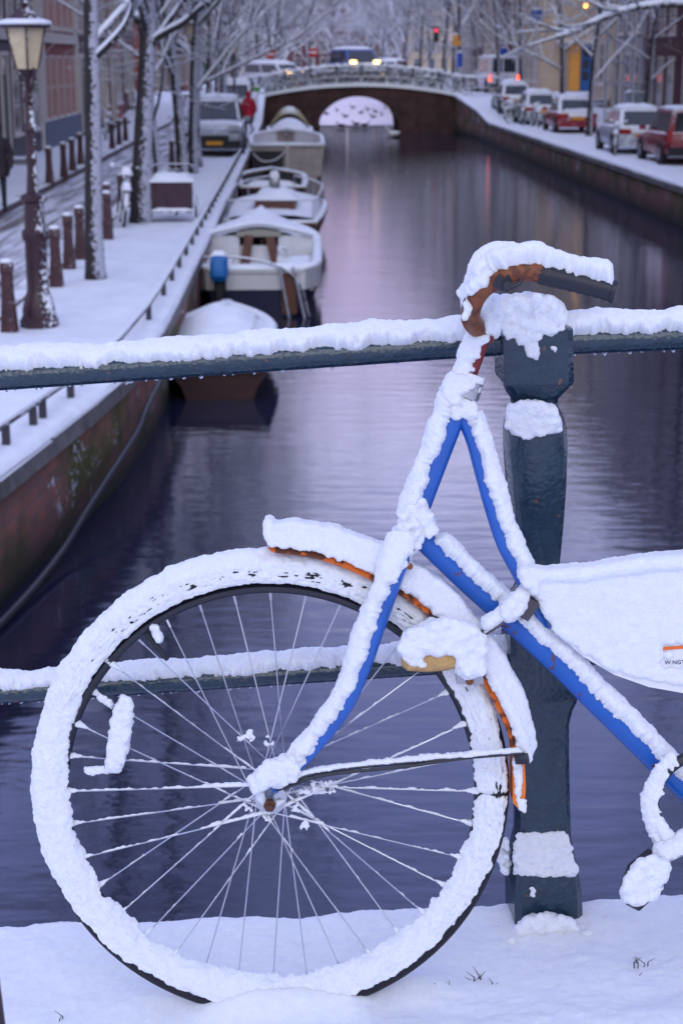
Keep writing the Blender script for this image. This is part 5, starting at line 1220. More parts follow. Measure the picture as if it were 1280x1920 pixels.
c2 = N.new('ShaderNodeValToRGB'); c2.color_ramp.elements[0].position = .69; c2.color_ramp.elements[0].color = (0, 0, 0, 1); c2.color_ramp.elements[1].position = .72; c2.color_ramp.elements[1].color = (1, 1, 1, 1); l(a2.outputs['Fac'], c2.inputs[0])
mx = N.new('ShaderNodeMix'); mx.data_type = 'RGBA'; l(c2.outputs[0], mx.inputs[0]); l(c1.outputs[0], mx.inputs[6]); mx.inputs[7].default_value = (.16, .07, .035, 1); l(mx.outputs[2], b.inputs['Base Color'])
vo = N.new('ShaderNodeTexVoronoi'); vo.inputs['Scale'].default_value = 120; l(t.outputs['Object'], vo.inputs['Vector'])
a3 = N.new('ShaderNodeTexNoise'); a3.inputs['Scale'].default_value = 26; a3.inputs['Detail'].default_value = 3; l(t.outputs['Object'], a3.inputs['Vector'])
ma = N.new('ShaderNodeMath'); ma.operation = 'MULTIPLY_ADD'; l(vo.outputs['Distance'], ma.inputs[0]); ma.inputs[1].default_value = -.45; l(a3.outputs['Fac'], ma.inputs[2])
bp = N.new('ShaderNodeBump'); bp.inputs['Strength'].default_value = .55; bp.inputs['Distance'].default_value = .006; l(ma.outputs[0], bp.inputs['Height']); l(bp.outputs[0], b.inputs['Normal'])
droplet = M('water_drop', (.75, .8, .9), .04, spec=1.0, var=0, trans=.9)
RY = 2.555
rl = thing('bridge_railing', 'dark green iron bridge railing with a turned post and two rails under snow', 'railing', (0, RY, zdeck(0)))
def rail(p0, p1, r, seed, s0=None, s1=None, h=1.0):
    m = MB(); q = resample([p0, p1], .02); m.tube(q, [r * (1 + .02 * nz(p * 25)) for p in q], 14); ro = m.build('rail', green, rl, world=True)
    rn = random.Random(seed); a, b_ = p0, p1
    xs_ = sorted({a.x, b_.x, max(a.x, min(b_.x, -.62)), max(a.x, min(b_.x, .66))}); pp = [a.lerp(b_, (x - a.x) / (b_.x - a.x)) for x in xs_]
    for u, v in zip(pp, pp[1:]):
        fine = abs((u.x + v.x) / 2) < .64
        ex = (v - u).normalized() * .014; crust([u - ex, v + ex], r, 'snow', ro, V((0, -1, 0)), 1.22 * h, seed * 3.7, lo=-78, hi=56, wob=17, step=.0017 if fine else .012, nphi=54 if fine else 24)
    d = MB()
    for p in q:
        if rn.random() < .85: d.ball(p + V((rn.uniform(-.01, .01), rn.uniform(-.004, .002), -r - .0005)), rn.uniform(.0016, .0036), 2, (1, 1, rn.uniform(.8, 1.3)))
    tag(d.build('water_drops', droplet, ro, world=True), kind='stuff')
    return ro
rail(PY(-700, 757, RY), PY(950, 641, RY), .0205, 1)
rail(PY(1040, 641, RY), PY(2300, 590, RY), .0205, 2)
rail(PY(-700, 1346, RY), PY(955, 1235, RY), .0185, 3, h=.93)
rail(PY(1040, 1230, RY), PY(2300, 1150, RY), .0185, 4, h=.93)
# turned post: (pixel y, half width in px, squareness)
prof = [(606, 62, 1), (610, 65, 1), (706, 65, 1), (712, 63, 1), (716, 60, .9), (732, 54, .4), (745, 45, 0.1), (758, 43, 0.05), (768, 48, .05), (782, 55, .15), (800, 59, .35), (840, 59, .45), (900, 56, .5), (960, 51, .5), (1020, 45, .5), (1072, 39, .45), (1090, 39, .45),
        (1110, 48, .5), (1140, 60, .9), (1150, 62, 1), (1285, 62, 1), (1300, 60, 1), (1318, 56, .75), (1345, 52, .6), (1400, 51, .6), (1500, 51, .6), (1560, 52, .6), (1585, 55, .8), (1640, 62, 1), (1650, 63, 1), (1780, 64, 1)]
def post(cx, dz, nm=True):
    m = MB(); rings = []
    for y, hw_, q in prof:
        c = PY(1000, y, RY); k = (RY / ray(1000, y).y) / F; r = hw_ * k
        rings.append((r, c.z, q))
    c = PY(1000, 1200, RY)
    m.lathe(rings, 32, (cx, RY, dz), rz=R(4)); m.v = [(x + (z - dz - PZ0) * PSL, y, z) for x, y, z in m.v]; return m
_a, _b = PY(999, 650, RY), PY(1018, 1700, RY); PSL = (_a.x - _b.x) / (_a.z - _b.z); PZ0 = _b.z; PX_ = _b.x     # square to the sloping bridge
pm = post(PX_, 0); po = pm.build('post', green, rl, world=True, ang=.5)
m = post(PX_ - 1.75, -1.75 * SL); m.build('post', green, rl, world=True, ang=.5)
m = post(PX_ + 1.75, 1.75 * SL); m.build('post', green, rl, world=True, ang=.5)
def blob(s, pts, rn, n, rad, y0, y1, jit=1.0):
    """scatter snow over the pixel polygon pts, between depths y0 and y1"""
    xs_ = [p[0] for p in pts]; ys_ = [p[1] for p in pts]; c = 0; g = 0
    while c < n and g < n * 30:
        g += 1; x, y = rn.uniform(min(xs_), max(xs_)), rn.uniform(min(ys_), max(ys_)); ins = False; j = len(pts) - 1
        for i in range(len(pts)):
            if (pts[i][1] > y) != (pts[j][1] > y) and x < (pts[j][0] - pts[i][0]) * (y - pts[i][1]) / (pts[j][1] - pts[i][1]) + pts[i][0]: ins = not ins
            j = i
        if ins: s.p(PY(x, y, rn.uniform(y0, y1)), rad * rn.uniform(.6, 1.25)); c += 1
rn = random.Random(4)
s = Snow()
blob(s, [(912, 585), (940, 562), (985, 556), (1035, 560), (1052, 585), (1056, 612), (1040, 622), (1000, 620), (960, 624), (925, 622)], rn, 900, .0075, RY - .054, RY + .055)
blob(s, [(915, 570), (985, 562), (1045, 570), (1050, 600), (920, 600)], rn, 500, .012, RY - .045, RY + .045)
blob(s, [(935, 615), (1055, 612), (1052, 628), (1020, 628), (992, 640), (984, 650), (974, 640), (972, 632), (950, 632)], rn, 70, .006, RY - .056, RY - .054)
blob(s, [(984, 650), (1006, 645), (1006, 672), (990, 668)], rn, 26, .005, RY - .057, RY - .055)
blob(s, [(1030, 650), (1040, 650), (1040, 660), (1030, 660)], rn, 4, .0035, RY - .056, RY - .055)
s.build('snow', po, smooth=12)
s = Snow()
blob(s, [(955, 765), (990, 752), (1035, 762), (1048, 790), (1046, 806), (1015, 805), (1000, 816), (980, 818), (952, 800)], rn, 520, .0065, RY - .058, RY - .040)
blob(s, [(950, 790), (1046, 785), (1046, 808), (990, 820), (952, 806)], rn, 60, .005, RY - .058, RY - .052)
s.build('snow', po, smooth=12)
s = Snow()
blob(s, [(968, 1562), (1064, 1560), (1068, 1590), (1080, 1636), (1076, 1642), (1000, 1640), (964, 1636), (962, 1600)], rn, 900, .0036, RY - .0475, RY - .0425)
blob(s, [(964, 1595), (1070, 1590), (1080, 1636), (1076, 1642), (1000, 1640), (963, 1636)], rn, 420, .0040, RY - .0525, RY - .0465)
blob(s, [(963, 1618), (1078, 1618), (1082, 1640), (1020, 1643), (962, 1638)], rn, 90, .0042, RY - .056, RY - .051)
blob(s, [(934, 1580), (948, 1570), (954, 1620), (950, 1640), (934, 1615)], rn, 60, .006, RY - .052, RY - .01)
blob(s, [(990, 1665), (1004, 1662), (1002, 1680), (994, 1684)], rn, 9, .0035, RY - .063, RY - .062)
s.build('snow', po, .0017, .002, .003, smooth=6)
s = Snow()
blob(s, [(955, 1758), (985, 1728), (1020, 1716), (1060, 1724), (1086, 1745), (1086, 1765), (1000, 1775)], rn, 230, .0095, RY - .082, RY - .064)
blob(s, [(945, 1770), (1100, 1755), (1110, 1775), (950, 1790)], rn, 120, .012, RY - .10, RY - .065)
s.build('snow', po, smooth=12)

# ---------------------------------------------------------------- bicycle
blue = M('blue_frame_paint', (0.008, 0.105, 0.46), .30, coat=.4, var=.12, vscale=18)
def rusty(name, c, thr=.55, sc_=60):
    m = M(name, c, .35, var=.1); n = m.node_tree; N = n.nodes; l = n.links.new; b = N['Principled BSDF']; src = b.inputs['Base Color'].links[0].from_socket
    t = N.new('ShaderNodeTexCoord'); q = N.new('ShaderNodeTexNoise'); q.inputs['Scale'].default_value = sc_; q.inputs['Detail'].default_value = 8; l(t.outputs['Object'], q.inputs['Vector'])
    r = N.new('ShaderNodeValToRGB'); r.color_ramp.elements[0].position = thr - .04; r.color_ramp.elements[0].color = (0, 0, 0, 1); r.color_ramp.elements[1].position = thr + .04; r.color_ramp.elements[1].color = (1, 1, 1, 1); l(q.outputs['Fac'], r.inputs[0])
    x = N.new('ShaderNodeMix'); x.data_type = 'RGBA'; l(r.outputs[0], x.inputs[0]); l(src, x.inputs[6]); x.inputs[7].default_value = (.12, .032, .012, 1); l(x.outputs[2], b.inputs['Base Color'])
    return m
blue_rust = rusty('blue_paint_chipped', (0.008, 0.10, 0.43), .645, 60)
rust = rusty('rusty_steel', (.22, .065, .018), .52, 70); rust.node_tree.nodes['Principled BSDF'].inputs['Roughness'].default_value = .55
rubber = M('tyre_black', (.010, .009, .016), .75, var=.3, vscale=120); rimd = M('dark_rim', (.016, .016, .028), .4); steelb = M('spoke_steel', (.55, .56, .62), .28, metal=.9, var=.1)
orange = rusty('orange_mudguard', (.70, .15, .014), .50, 55); plast = M('black_grip', (.012, .013, .024), .45)
bk = thing('bicycle', 'blue city bicycle plastered with snow leaning on the green bridge railing', 'bicycle', (HUB.x, HUB.y, ZG0))
fr = part_empty('frame', bk)
R_ = .0145
def seg(name, px, rad, mat, offs=0.0, par=None, n=14, flat=1.0):
    pts = [B(x, y, offs if not hasattr(offs, '__len__') else offs[i]) for i, (x, y) in enumerate(px)]
    pts = smooth_path(pts, 8) if len(pts) > 2 else resample(pts, .02)
    if hasattr(rad, '__len__'):
        rr2 = [rad[0] + (rad[1] - rad[0]) * i / (len(pts) - 1) for i in range(len(pts))]
    else: rr2 = rad
    m = MB(); m.tube(pts, rr2, n, flat=flat); return m.build(name, mat, par or fr, world=True), pts
SN = {}
def coat(s, pts, r, seed, h=1.0, front=.85, side=None, skip=None, thick=1.0, step=.005, low=.55):
    """snow along a tube: heaped on its upper side, thinning down over the face towards the camera"""
    pts = resample(pts, step); rn = random.Random(seed)
    for i, p in enumerate(pts):
        t = (pts[min(i + 1, len(pts) - 1)] - pts[max(0, i - 1)]).normalized()
        u = UP - t * t.z
        if side is not None: u = V(side) - t * V(side).dot(t)
        u.normalize(); f = NB - t * NB.dot(t); f = (f - u * f.dot(u)).normalized()
        k = (1 + .28 * nz(p * 17, 1, seed) + .18 * nz(p * 50, 1, seed)) * h
        if skip and skip(i / len(pts)): continue
        for j, (a, b_, q) in enumerate(((1.0, 0, .80), (1.32, .1, .58), (.92, .50, .58), (.86, -.45, .54), (front, .84, .34))):
            s.p(p + u * (r * a * (k * .6 + .4)) + f * (r * b_), r * q * k * thick)
        e = low * nz(p * 30, 1, seed + 3) * .6
        s.p(p + u * (r * (front - .20 + e)) + f * (r * .98), r * .20 * (1 + .4 * rn.random()))
        if rn.random() < .15: s.p(p + u * (r * (front - .5 + e + rn.uniform(-.3, .2))) + f * (r * 1.05), rn.uniform(.0016, .0034))
        if rn.random() < .35: s.p(p + u * (r * (1.5 + .35 * k)) + f * r * rn.uniform(-.4, .5), rn.uniform(.002, .004))
# frame tubes
ht, htp = seg('head_tube', [(870, 735), (822, 858), (774, 985)], .0155, blue)
tt, ttp = seg('top_tube', [(866, 775), (886, 822), (902, 880), (920, 945), (944, 1018), (975, 1078), (1002, 1135), (1022, 1192)], .0115, blue)
dt, dtp = seg('down_tube', [(778, 998), (870, 1087), (950, 1160), (1040, 1242), (1100, 1302), (1165, 1366), (1240, 1440), (1330, 1528), (1400, 1600)], .0155, blue_rust)
m = MB(); hp = resample(htp, .005); a_ = B(855, 775); 
m.tube([B(880, 712), B(862, 757)], [.0215, .020], 16); m.tube([B(874, 727), B(868, 742)], [.0235, .0235], 16); m.build('headset', M('chrome_ring', (.5, .5, .5), .25, metal=.9), fr, world=True)
m = MB(); m.tube([B(768, 1000), B(782, 962)], [.0195, .0195], 16); m.build('headset', blue, fr, world=True)
# seat tube, rear triangle, rear wheel (mostly outside the picture)
st, stp = seg('seat_tube', [(1370, 1565), (1440, 1300), (1500, 1090), (1540, 960)], .0145, blue)
rw = part_empty('rear_wheel', bk); RH = HUB + V((1.10, 0, 1.10 * SL * .9))
m = MB(); m.torus(RH, .335, .019, EX, EZ, 72, 12); m.build('tyre', rubber, rw, world=True)
m = MB(); m.torus(RH, .308, .010, EX, EZ, 64, 8); m.build('rim', rimd, rw, world=True)
m = MB(); m.tube([RH + NB * .05, RH - NB * .05], .02, 14); m.build('hub', steelb, rw, world=True)
for k in range(36):
    a = 2 * math.pi * k / 36; sgn = 1 if k % 2 else -1; m = MB(); b_ = a + sgn * .9 * (1 if (k // 2) % 2 else -1)
    m.tube([RH + EX * math.cos(b_) * .022 + EZ * math.sin(b_) * .022 + NB * .03 * sgn, RH + EX * math.cos(a) * .303 + EZ * math.sin(a) * .303], .001, 4); m.build('spoke', steelb, rw, world=True)
m = MB()
for o in (-.055, .055): m.tube([B(1440, 1300, o * .3), RH + NB * o], .009, 8); m.tube([B(1400, 1590, o * .4), RH + NB * o], .010, 8)
m.build('rear_stays', blue, fr, world=True)
m = MB(); SDL = B(1540, 950); m.loft([[SDL + V((x, y * k, z)) for y, z in ((-1, 0), (-1, .03), (0, .045), (1, .03), (1, 0))] for x, k in ((-.16, .02), (-.10, .035), (.0, .09), (.10, .10), (.13, .06))]); m.build('saddle', plast, bk, world=True)
# fork
fk = part_empty('fork', bk)
FP = [(768, 1000), (752, 1045), (735, 1095), (716, 1150), (697, 1205), (677, 1262), (652, 1318), (618, 1368), (580, 1412), (548, 1446), (512, 1480)]
f1, f1p = seg('blade', FP, (.0135, .0085), blue, [.012, .035] + [.052] * 9, fk)
f2, f2p = seg('blade', FP, (.0135, .0085), blue, [-.012, -.035] + [-.052] * 9, fk)
m = MB(); m.tube([B(769, 1000, .032), B(769, 1000, -.032)], .0165, 12); m.build('crown', blue, fk, world=True)
m = MB(); m.tube([B(770, 1028, .03), B(770, 1028, .045)], .006, 8); m.tube([B(768, 1062, .035), B(768, 1062, .05)], .005, 8); m.build('bolt', rust, fk, world=True)
# handlebar
hb = part_empty('handlebar', bk)
m = MB(); m.tube([B(872, 722), B(906, 628)], .0115, 12); m.tube([B(906, 640), B(912, 612)], .014, 12); m.build('stem', M('red_stem', (.20, .012, .012), .4), hb, world=True)
BP = [(905, 622), (893, 614), (882, 598), (884, 575), (898, 548), (925, 526), (958, 512), (992, 508), (1020, 514), (1060, 524)]
BO = [0, .02, .05, .085, .11, .125, .135, .14, .145, .15]
near = smooth_path([B(x, y, o) for (x, y), o in zip(BP, BO)], 6)
m = MB(); m.tube(near, .0138, 14); m.build('bar', rust, hb, world=True)
BF = [(905, 622), (895, 600), (888, 575), (893, 545), (908, 515), (935, 500), (975, 505), (1030, 518), (1090, 530)]
farp = smooth_path([B(x, y, -o) for (x, y), o in zip(BF, BO)], 6); m = MB(); m.tube(farp, .0130, 14); m.build('bar', rust, hb, world=True)
gpn = [B(1012, 513, .143), B(1080, 528, .155), B(1146, 545, .165)]
m = MB(); q = resample(gpn, .006); m.tube(q, [.0142 + (.0012 if i % 2 else 0) for i in range(len(q))], 16); m.tube([q[-1], q[-1] + (q[-1] - q[-2]).normalized() * .006], .0165, 16); m.build('grip', plast, hb, world=True)
m = MB(); m.tube([B(1040, 520, -.15), B(1120, 538, -.16)], .0145, 14); m.build('grip', plast, hb, world=True)
m = MB(); m.torus(B(948, 522, .128), .0165, .0035, (0, .3, .95), (0.1, -1, .3), 18, 6); m.box(B(938, 530, .142), (.016, .012, .018), ry=.5); m.disc(B(950, 535, .15), NB, .006, .006, .008, 12); m.tube(smooth_path([B(955, 540, .148), B(972, 532, .146), B(978, 520, .145)], 4), .0028, 6); m.build('brake_clamp', plast, hb, world=True)
# front wheel
fw = part_empty('front_wheel', bk)
m = MB(); m.torus(HUB, .3395, .0195, EX, EZ, 110, 14); m.build('tyre', rubber, fw, world=True)
m = MB(); m.torus(HUB, .3145, .0085, EX, EZ, 110, 10, flat=1.5); m.build('rim', rimd, fw, world=True)
m = MB(); m.tube([HUB + NB * .062, HUB + NB * .045, HUB + NB * .04, HUB + NB * .036, HUB + NB * .032, HUB, HUB - NB * .032, HUB - NB * .036, HUB - NB * .06], [.008, .008, .014, .024, .024, .012, .024, .024, .008], 20); m.build('hub', steelb, fw, world=True)
m = MB(); m.tube([HUB + NB * .058, HUB + NB * .070], .0092, 6); m.tube([HUB + NB * .062, HUB + NB * .079], .0048, 10); m.build('axle_nut', M('dark_rust', (.09, .03, .016), .6, var=.4, vscale=90), fw, world=True)
SP = []
for k in range(36):
    a = R(90 + 10 * k); sd_ = 1 if k % 2 else -1; cr_ = 1 if (k // 2) % 2 else -1; b_ = a + cr_ * R(62)
    p0 = Wp(b_, .0225, .034 * sd_); p1 = Wp(a, .308, .003 * sd_); SP.append((p0, p1, a, sd_))
    m = MB(); m.tube([p0, p1], .00105, 5); m.tube([p1.lerp(p0, .045), p1], .002, 6); m.build('spoke', steelb, fw, world=True)
m = MB(); va = R(127); m.tube([Wp(va, .309, 0), Wp(va, .280, 0), Wp(va, .262, 0), Wp(va, .255, 0)], [.0045, .0045, .004, .0032], 10); m.build('valve', plast, fw, world=True)
m = MB(); m.prism([B(x, y, .016) for x, y in ((206, 1446), (226, 1446), (236, 1400), (244, 1320), (226, 1318), (214, 1380))], NB * .010); m.build('spoke_reflector', M('reflector_clear', (.55, .55, .5), .3), fw, world=True, smooth=False)
# mudguard with its rusty orange edge, stays and flap
mg = part_empty('mudguard', bk)
def guard(px, name, hw_=.031):
    pts = smooth_path([B(x, y, 0) for x, y in px], 6); m = MB(); rings = []
    for p in pts:
        d = (p - HUB); d.normalize()
        rings.append([p + d * q + NB * o for o, q in ((hw_, -.006), (hw_ * .8, 0), (0, .006), (-hw_ * .8, 0), (-hw_, -.006), (-hw_ * .8, .003), (0, .011), (hw_ * .8, .003))])
    m.loft(rings); return m.build(name, orange, mg, world=True), pts
GP = [(503, 1003), (512, 1020), (555, 1026), (605, 1036), (665, 1058), (720, 1085), (775, 1117), (825, 1158), (865, 1205), (905, 1262), (938, 1325), (958, 1372), (968, 1412)]
g1, g1p = guard(GP, 'blade')
m = MB(); m.prism([B(x, y, .028) for x, y in ((961, 1412), (982, 1412), (985, 1470), (983, 1526), (972, 1518), (961, 1505))], NB * -.055); m.build('flap', M('orange_flap', (.85, .20, .012), .4, var=.06), mg, world=True, smooth=False)
for o in (.058, -.058):
    for q in (0, 1):
        pts = [B(x, y + (7 * q if 0 < i < 4 else 0), o) for i, (x, y) in enumerate(((512, 1482), (540, 1468), (610, 1446), (760, 1430), (880, 1420), (982, 1412)))]
        m = MB(); sp_ = smooth_path(pts, 5); m.tube(sp_, .0026, 6); m.build('stay', plast, mg, world=True)
        if o > 0 and q == 0: stayp = sp_
m = MB(); m.box(B(975, 1413, .03), (.02, .06, .008)); m.build('stay_bracket', plast, mg, world=True, smooth=False)
# white frame panel with its print
pn = part_empty('frame_panel', bk)
OUT = [(986, 1088), (1010, 1138), (1042, 1186), (1092, 1230), (1150, 1264), (1215, 1287), (1290, 1300), (1400, 1300), (1500, 1270), (1500, 1060), (1400, 1040), (1290, 1058), (1225, 1062), (1150, 1072), (1080, 1083), (1030, 1086)]
m = MB(); m.prism([B(x, y, .022) for x, y in OUT], NB * .004); m.build('plate', M('white_plate', (.80, .80, .82), .35, var=.02), pn, world=True, smooth=False)
m = MB(); m.prism([B(x, y, .0265) for x, y in ((1238, 1213), (1300, 1209), (1400, 1202), (1400, 1207), (1300, 1215), (1240, 1219))], NB * .0008); m.build('orange_stripe', M('print_orange', (.85, .16, .02), .4, var=.03), pn, world=True, smooth=False)
tcu = bpy.data.curves.new('lettering', 'FONT'); tcu.body = 'W.NGT'; tcu.size = .0086; tcu.extrude = .0003; tcu.space_character = 1.05
tmp = bpy.data.objects.new('tmp', tcu); C.objects.link(tmp); bpy.context.view_layer.update()
tme = bpy.data.meshes.new_from_object(tmp.evaluated_get(bpy.context.evaluated_depsgraph_get())); tme.name = 'lettering'; bpy.data.objects.remove(tmp)
to = link('lettering', tme, M('print_blue', (.02, .03, .12), .4), pn)
to.location = B(1245, 1246, .0268) - ORG[pn.name]; to.rotation_euler = (R(90) - LEAN, -.03, 0)
# lamp hanging behind the mudguard, its bracket
lm = part_empty('headlamp', bk)
m = MB(); m.loft([[B(x, y, .05) + NB * (w_ * math.cos(q) * 1.0) + EZ * (h_ * math.sin(q)) for q in np.linspace(0, 6.283, 17)[:-1]] for x, y, w_, h_ in ((752, 1236, .012, .010), (764, 1234, .028, .018), (800, 1232, .032, .021), (838, 1228, .032, .022), (862, 1226, .026, .018))]); m.build('lamp_housing', M('amber_plastic', (.50, .30, .10), .4, var=.25, vscale=50), lm, world=True)
m = MB(); m.prism([B(x, y, .062) for x, y in ((855, 1215), (902, 1200), (906, 1283), (856, 1283))], NB * -.03); m.build('bracket', M('grey_alloy', (.40, .40, .44), .35, metal=.6, var=.1), lm, world=True, smooth=False)
m = MB(); m.disc(B(880, 1277, .064), NB, .006, .006, .004, 14); m.disc(B(880, 1277, .066), NB, .0028, .0028, .003, 10); m.build('screw', rust, lm, world=True)
# crank, chain ring and pedal
cr = part_empty('crankset', bk); bb = B(1352, 1552)
m = MB(); m.tube([bb + NB * .06, bb - NB * .06], .018, 14); m.build('bottom_bracket', steelb, cr, world=True)
m = MB(); m.torus(B(1322, 1508, .05), .078, .009, EX, EZ, 40, 8); m.build('chain_ring_guard', plast, cr, world=True)
cp = [B(1352, 1552, .06), B(1285, 1588, .07), B(1228, 1614, .075)]; m = MB(); m.tube(cp, [.012, .010, .011], 10); m.build('crank_arm', steelb, cr, world=True)
m = MB(); m.tube([B(1352, 1552, -.06), B(1470, 1490, -.07)], .01, 10); m.build('crank_arm', steelb, cr, world=True)
m = MB(); c_ = B(1208, 1655, .085)
m.loft([[c_ + EX * x * s_ + EZ * z * s_ + NB * o for x, z in ((-.030, -.026), (-.012, -.036), (.020, -.004), (.030, .022), (.012, .036), (-.018, .010))] for o, s_ in ((-.05, .9), (-.045, 1), (.02, 1), (.026, .9))]); m.build('pedal', plast, cr, world=True)

rn = random.Random(8)
def blobB(s, pts, n, rad, o0, o1, rnd=rn):
    xs_ = [p[0] for p in pts]; ys_ = [p[1] for p in pts]; c = 0; g = 0; n = int(n * 2.2); rad *= .80
    while c < n and g < n * 30:
        g += 1; x, y = rnd.uniform(min(xs_), max(xs_)), rnd.uniform(min(ys_), max(ys_)); ins = False; j = len(pts) - 1
        for i in range(len(pts)):
            if (pts[i][1] > y) != (pts[j][1] > y) and x < (pts[j][0] - pts[i][0]) * (y - pts[i][1]) / (pts[j][1] - pts[i][1]) + pts[i][0]: ins = not ins
            j = i
        if ins: s.p(B(x, y, rnd.uniform(o0, o1)), rad * rnd.uniform(.6, 1.25)); c += 1
# ---- the snow that has stuck to the bicycle
crust(htp[:], .0155, 'snow', fr, NB, 1.12, 1.0, hi=54, lo=-110)
crust([B(886, 700), B(860, 770)], .0235, 'snow', fr, NB, .60, 2.0, hi=84, lo=-110, wob=30, taper=lambda t: math.sin(math.pi * min(1, max(0, t))) ** .6)
crust([B(872, 722), B(906, 636), B(909, 618)], .0125, 'snow', fr, NB, 1.15, 3.0, hi=96, lo=-110, wob=30)
crust(ttp[:int(len(ttp) * .74)], .0115, 'snow', fr, NB, 1.50, 5.0, hi=60, lo=-110)
crust(dtp[2:], .0155, 'snow', fr, NB, 1.28, 6.0, hi=46, lo=-100)
s = Snow()
blobB(s, [(846, 770), (866, 742), (890, 760), (894, 790), (878, 784), (868, 776), (852, 790)], 90, .0075, -.004, .024, random.Random(5))
blobB(s, [(742, 1010), (762, 955), (790, 940), (815, 985), (812, 1005), (785, 1000), (772, 1035), (748, 1040)], 150, .0085, -.005, .030, random.Random(6))
s.build('snow', fr, smooth=10)
crust(f1p[2:], (.0135, .0088), 'snow', fk, NB, 1.62, 7.0, hi=56, lo=-110)
crust(f2p, (.0135, .0088), 'snow', fk, NB, 1.5, 8.0, hi=46, lo=-110)
s = Snow(); blobB(s, [(752, 985), (778, 972), (792, 1000), (780, 1030), (764, 1050), (748, 1040)], 70, .0085, .0, .045, random.Random(77))
s.build('snow', fk, smooth=10)
# handlebar snow
crust(near[16:-8] + [B(1040, 518, .149), B(1080, 528, .155), B(1146, 545, .165)], .0144, 'snow', hb, NB, 1.5, 9.0, hi=38, lo=-115, wob=24, taper=lambda t: min(1, (1 - t) / .10 + .15) ** .5)
s = Snow(); coat(s, farp[8:], .015, 11, 1.3, front=.5, thick=1.2)
blobB(s, [(888, 512), (908, 484), (930, 470), (962, 476), (1000, 486), (1000, 498), (960, 500), (935, 508), (908, 530), (892, 540), (880, 552)], 230, .0085, .05, .135, rn)
blobB(s, [(874, 545), (888, 528), (900, 532), (884, 560), (876, 600), (870, 600)], 60, .006, .07, .11)
blobB(s, [(905, 575), (925, 560), (935, 600), (925, 625), (905, 615)], 80, .011, -.03, .02)
s.build('snow', hb, smooth=10)
# wheel snow
# (wheel angle, inner edge, outer edge in degrees round the tyre section; depth at the outer edge, on the face, at the inner edge in mm)
TAB = [(0, 172, 40, 3, 2.6, 7), (20, 168, 24, 4, 3.0, 5), (45, 150, -10, 7, 2.6, 3), (65, 140, -50, 12, 1.5, 2), (90, 136, -60, 15, 1.1, 2), (120, 138, -60, 14, 1.4, 2), (145, 146, -40, 11, 3.2, 3), (165, 166, -5, 6, 6.0, 6),
       (180, 178, 10, 5, 7.0, 11), (205, 182, 48, 4, 6.5, 12), (225, 184, 74, 3, 6.5, 14), (250, 186, 86, 3, 7.0, 16), (270, 188, 70, 4, 8.0, 18), (295, 186, 82, 3, 7.0, 16), (315, 182, 82, 3, 6.0, 13), (335, 178, 68, 3, 4.0, 11), (350, 174, 46, 3, 4.5, 8), (360, 172, 40, 3, 2.6, 7)]
col = lambda d, k: lerp_tab([(q[0], q[k]) for q in TAB], d)
NW = 1640; FRM, SPN, PRM = [], [], []
for i in range(NW + 1):
    d = (360 * i / NW) % 360; a = R(d); e = EX * math.cos(a) + EZ * math.sin(a); p = HUB + e * .3395; FRM.append((p, e, NB))
    lw = 1.0 if 160 < d or d < 40 else .45
    w0 = 11 * lw * (noise.noise(p * 24) + .9 * noise.noise(p * 75) + .5 * noise.noise(p * 190)); w1 = 13 * (noise.noise(p * 21 + V((5, 5, 5))) + .8 * noise.noise(p * 66 + V((3, 3, 3))) + .5 * noise.noise(p * 170))
    SPN.append((R(col(d, 2) + w1), R(col(d, 1) + w0))); PRM.append((d, col(d, 3) / 1000, col(d, 4) / 1000, col(d, 5) / 1000))
def wrho(i, q):
    g = math.degrees(q); return .0195 if g < 105 else .0195 + .0125 * min(1, (g - 105) / 75) ** 1.3
def wth(i, q):
    d, ho, hf, hi_ = PRM[i]; g = math.degrees(q)
    h = ho + (hf - ho) * max(0, min(1, (g - 10) / 65)) if g < 80 else hf + (hi_ - hf) * max(0, min(1, (g - 95) / 75)) ** 1.3
    c, e, f_ = FRM[i]; k = 1.0
    if (d < 30 or d > 318 or 40 < d < 158) and 55 < g < 135:                # the face where the wind has left the rubber half bare
        h += .0034 * (noise.noise(V((d * .22, g * .12, 1))) + .9 * noise.noise(V((d * .7, g * .32, 4)))) - .0002
    elif d > 185 and g < 120: h += .0045 * min(0, noise.noise(V((d * .16, g * .05, 7))) + .5 * noise.noise(V((d * .5, g * .12, 9))) + .12)
    p = c + e * (.02 * math.cos(q)); return h * (1 + .28 * noise.noise(p * 17) + .22 * noise.noise(p * 48 + V((g * .01, 0, 0))))
WSN = sheet(FRM, 'snow', fw, lambda i: SPN[i], wrho, wth, 54, 3.3, .0011, edge=.10).name
o = bpy.data.objects.new('snow', bpy.data.objects[WSN].data); C.objects.link(o); o.parent = rw; o.location = RH - HUB
crust(stp, .0145, 'snow', fr, NB, 1.2, 81.0, hi=50, step=.004, nphi=24)
crust([B(1440, 1300, .02), RH + NB * .055], .009, 'snow', fr, NB, 1.5, 82.0, hi=50, step=.004, nphi=24)
crust([B(1400, 1590, .02), RH + NB * .055], .010, 'snow', fr, NB, 1.5, 83.0, hi=50, step=.004, nphi=24)
m = MB(); m.pillow(SDL + V((-.15, -.05, .035)), SDL + V((.13, -.10, .035)), SDL + V((.13, .10, .035)), SDL + V((-.15, .05, .035)), .05, 14, 14, .4, .01); m.build('snow', snow_m, bk, world=True, ang=None)
s = Snow()
for p0, p1, a, sd_ in SP:                                  # little wedges where a spoke meets the rim
    if abs(math.cos(a)) > .5 and math.sin(a) < .75:
        for q in range(12): s.p(p1.lerp(p0, .008 * q - .02) + UP * .0025 + NB * .003, .0072 * (1 - q * .072))
s.build('snow', fw, .0017, .002, .003, smooth=4)
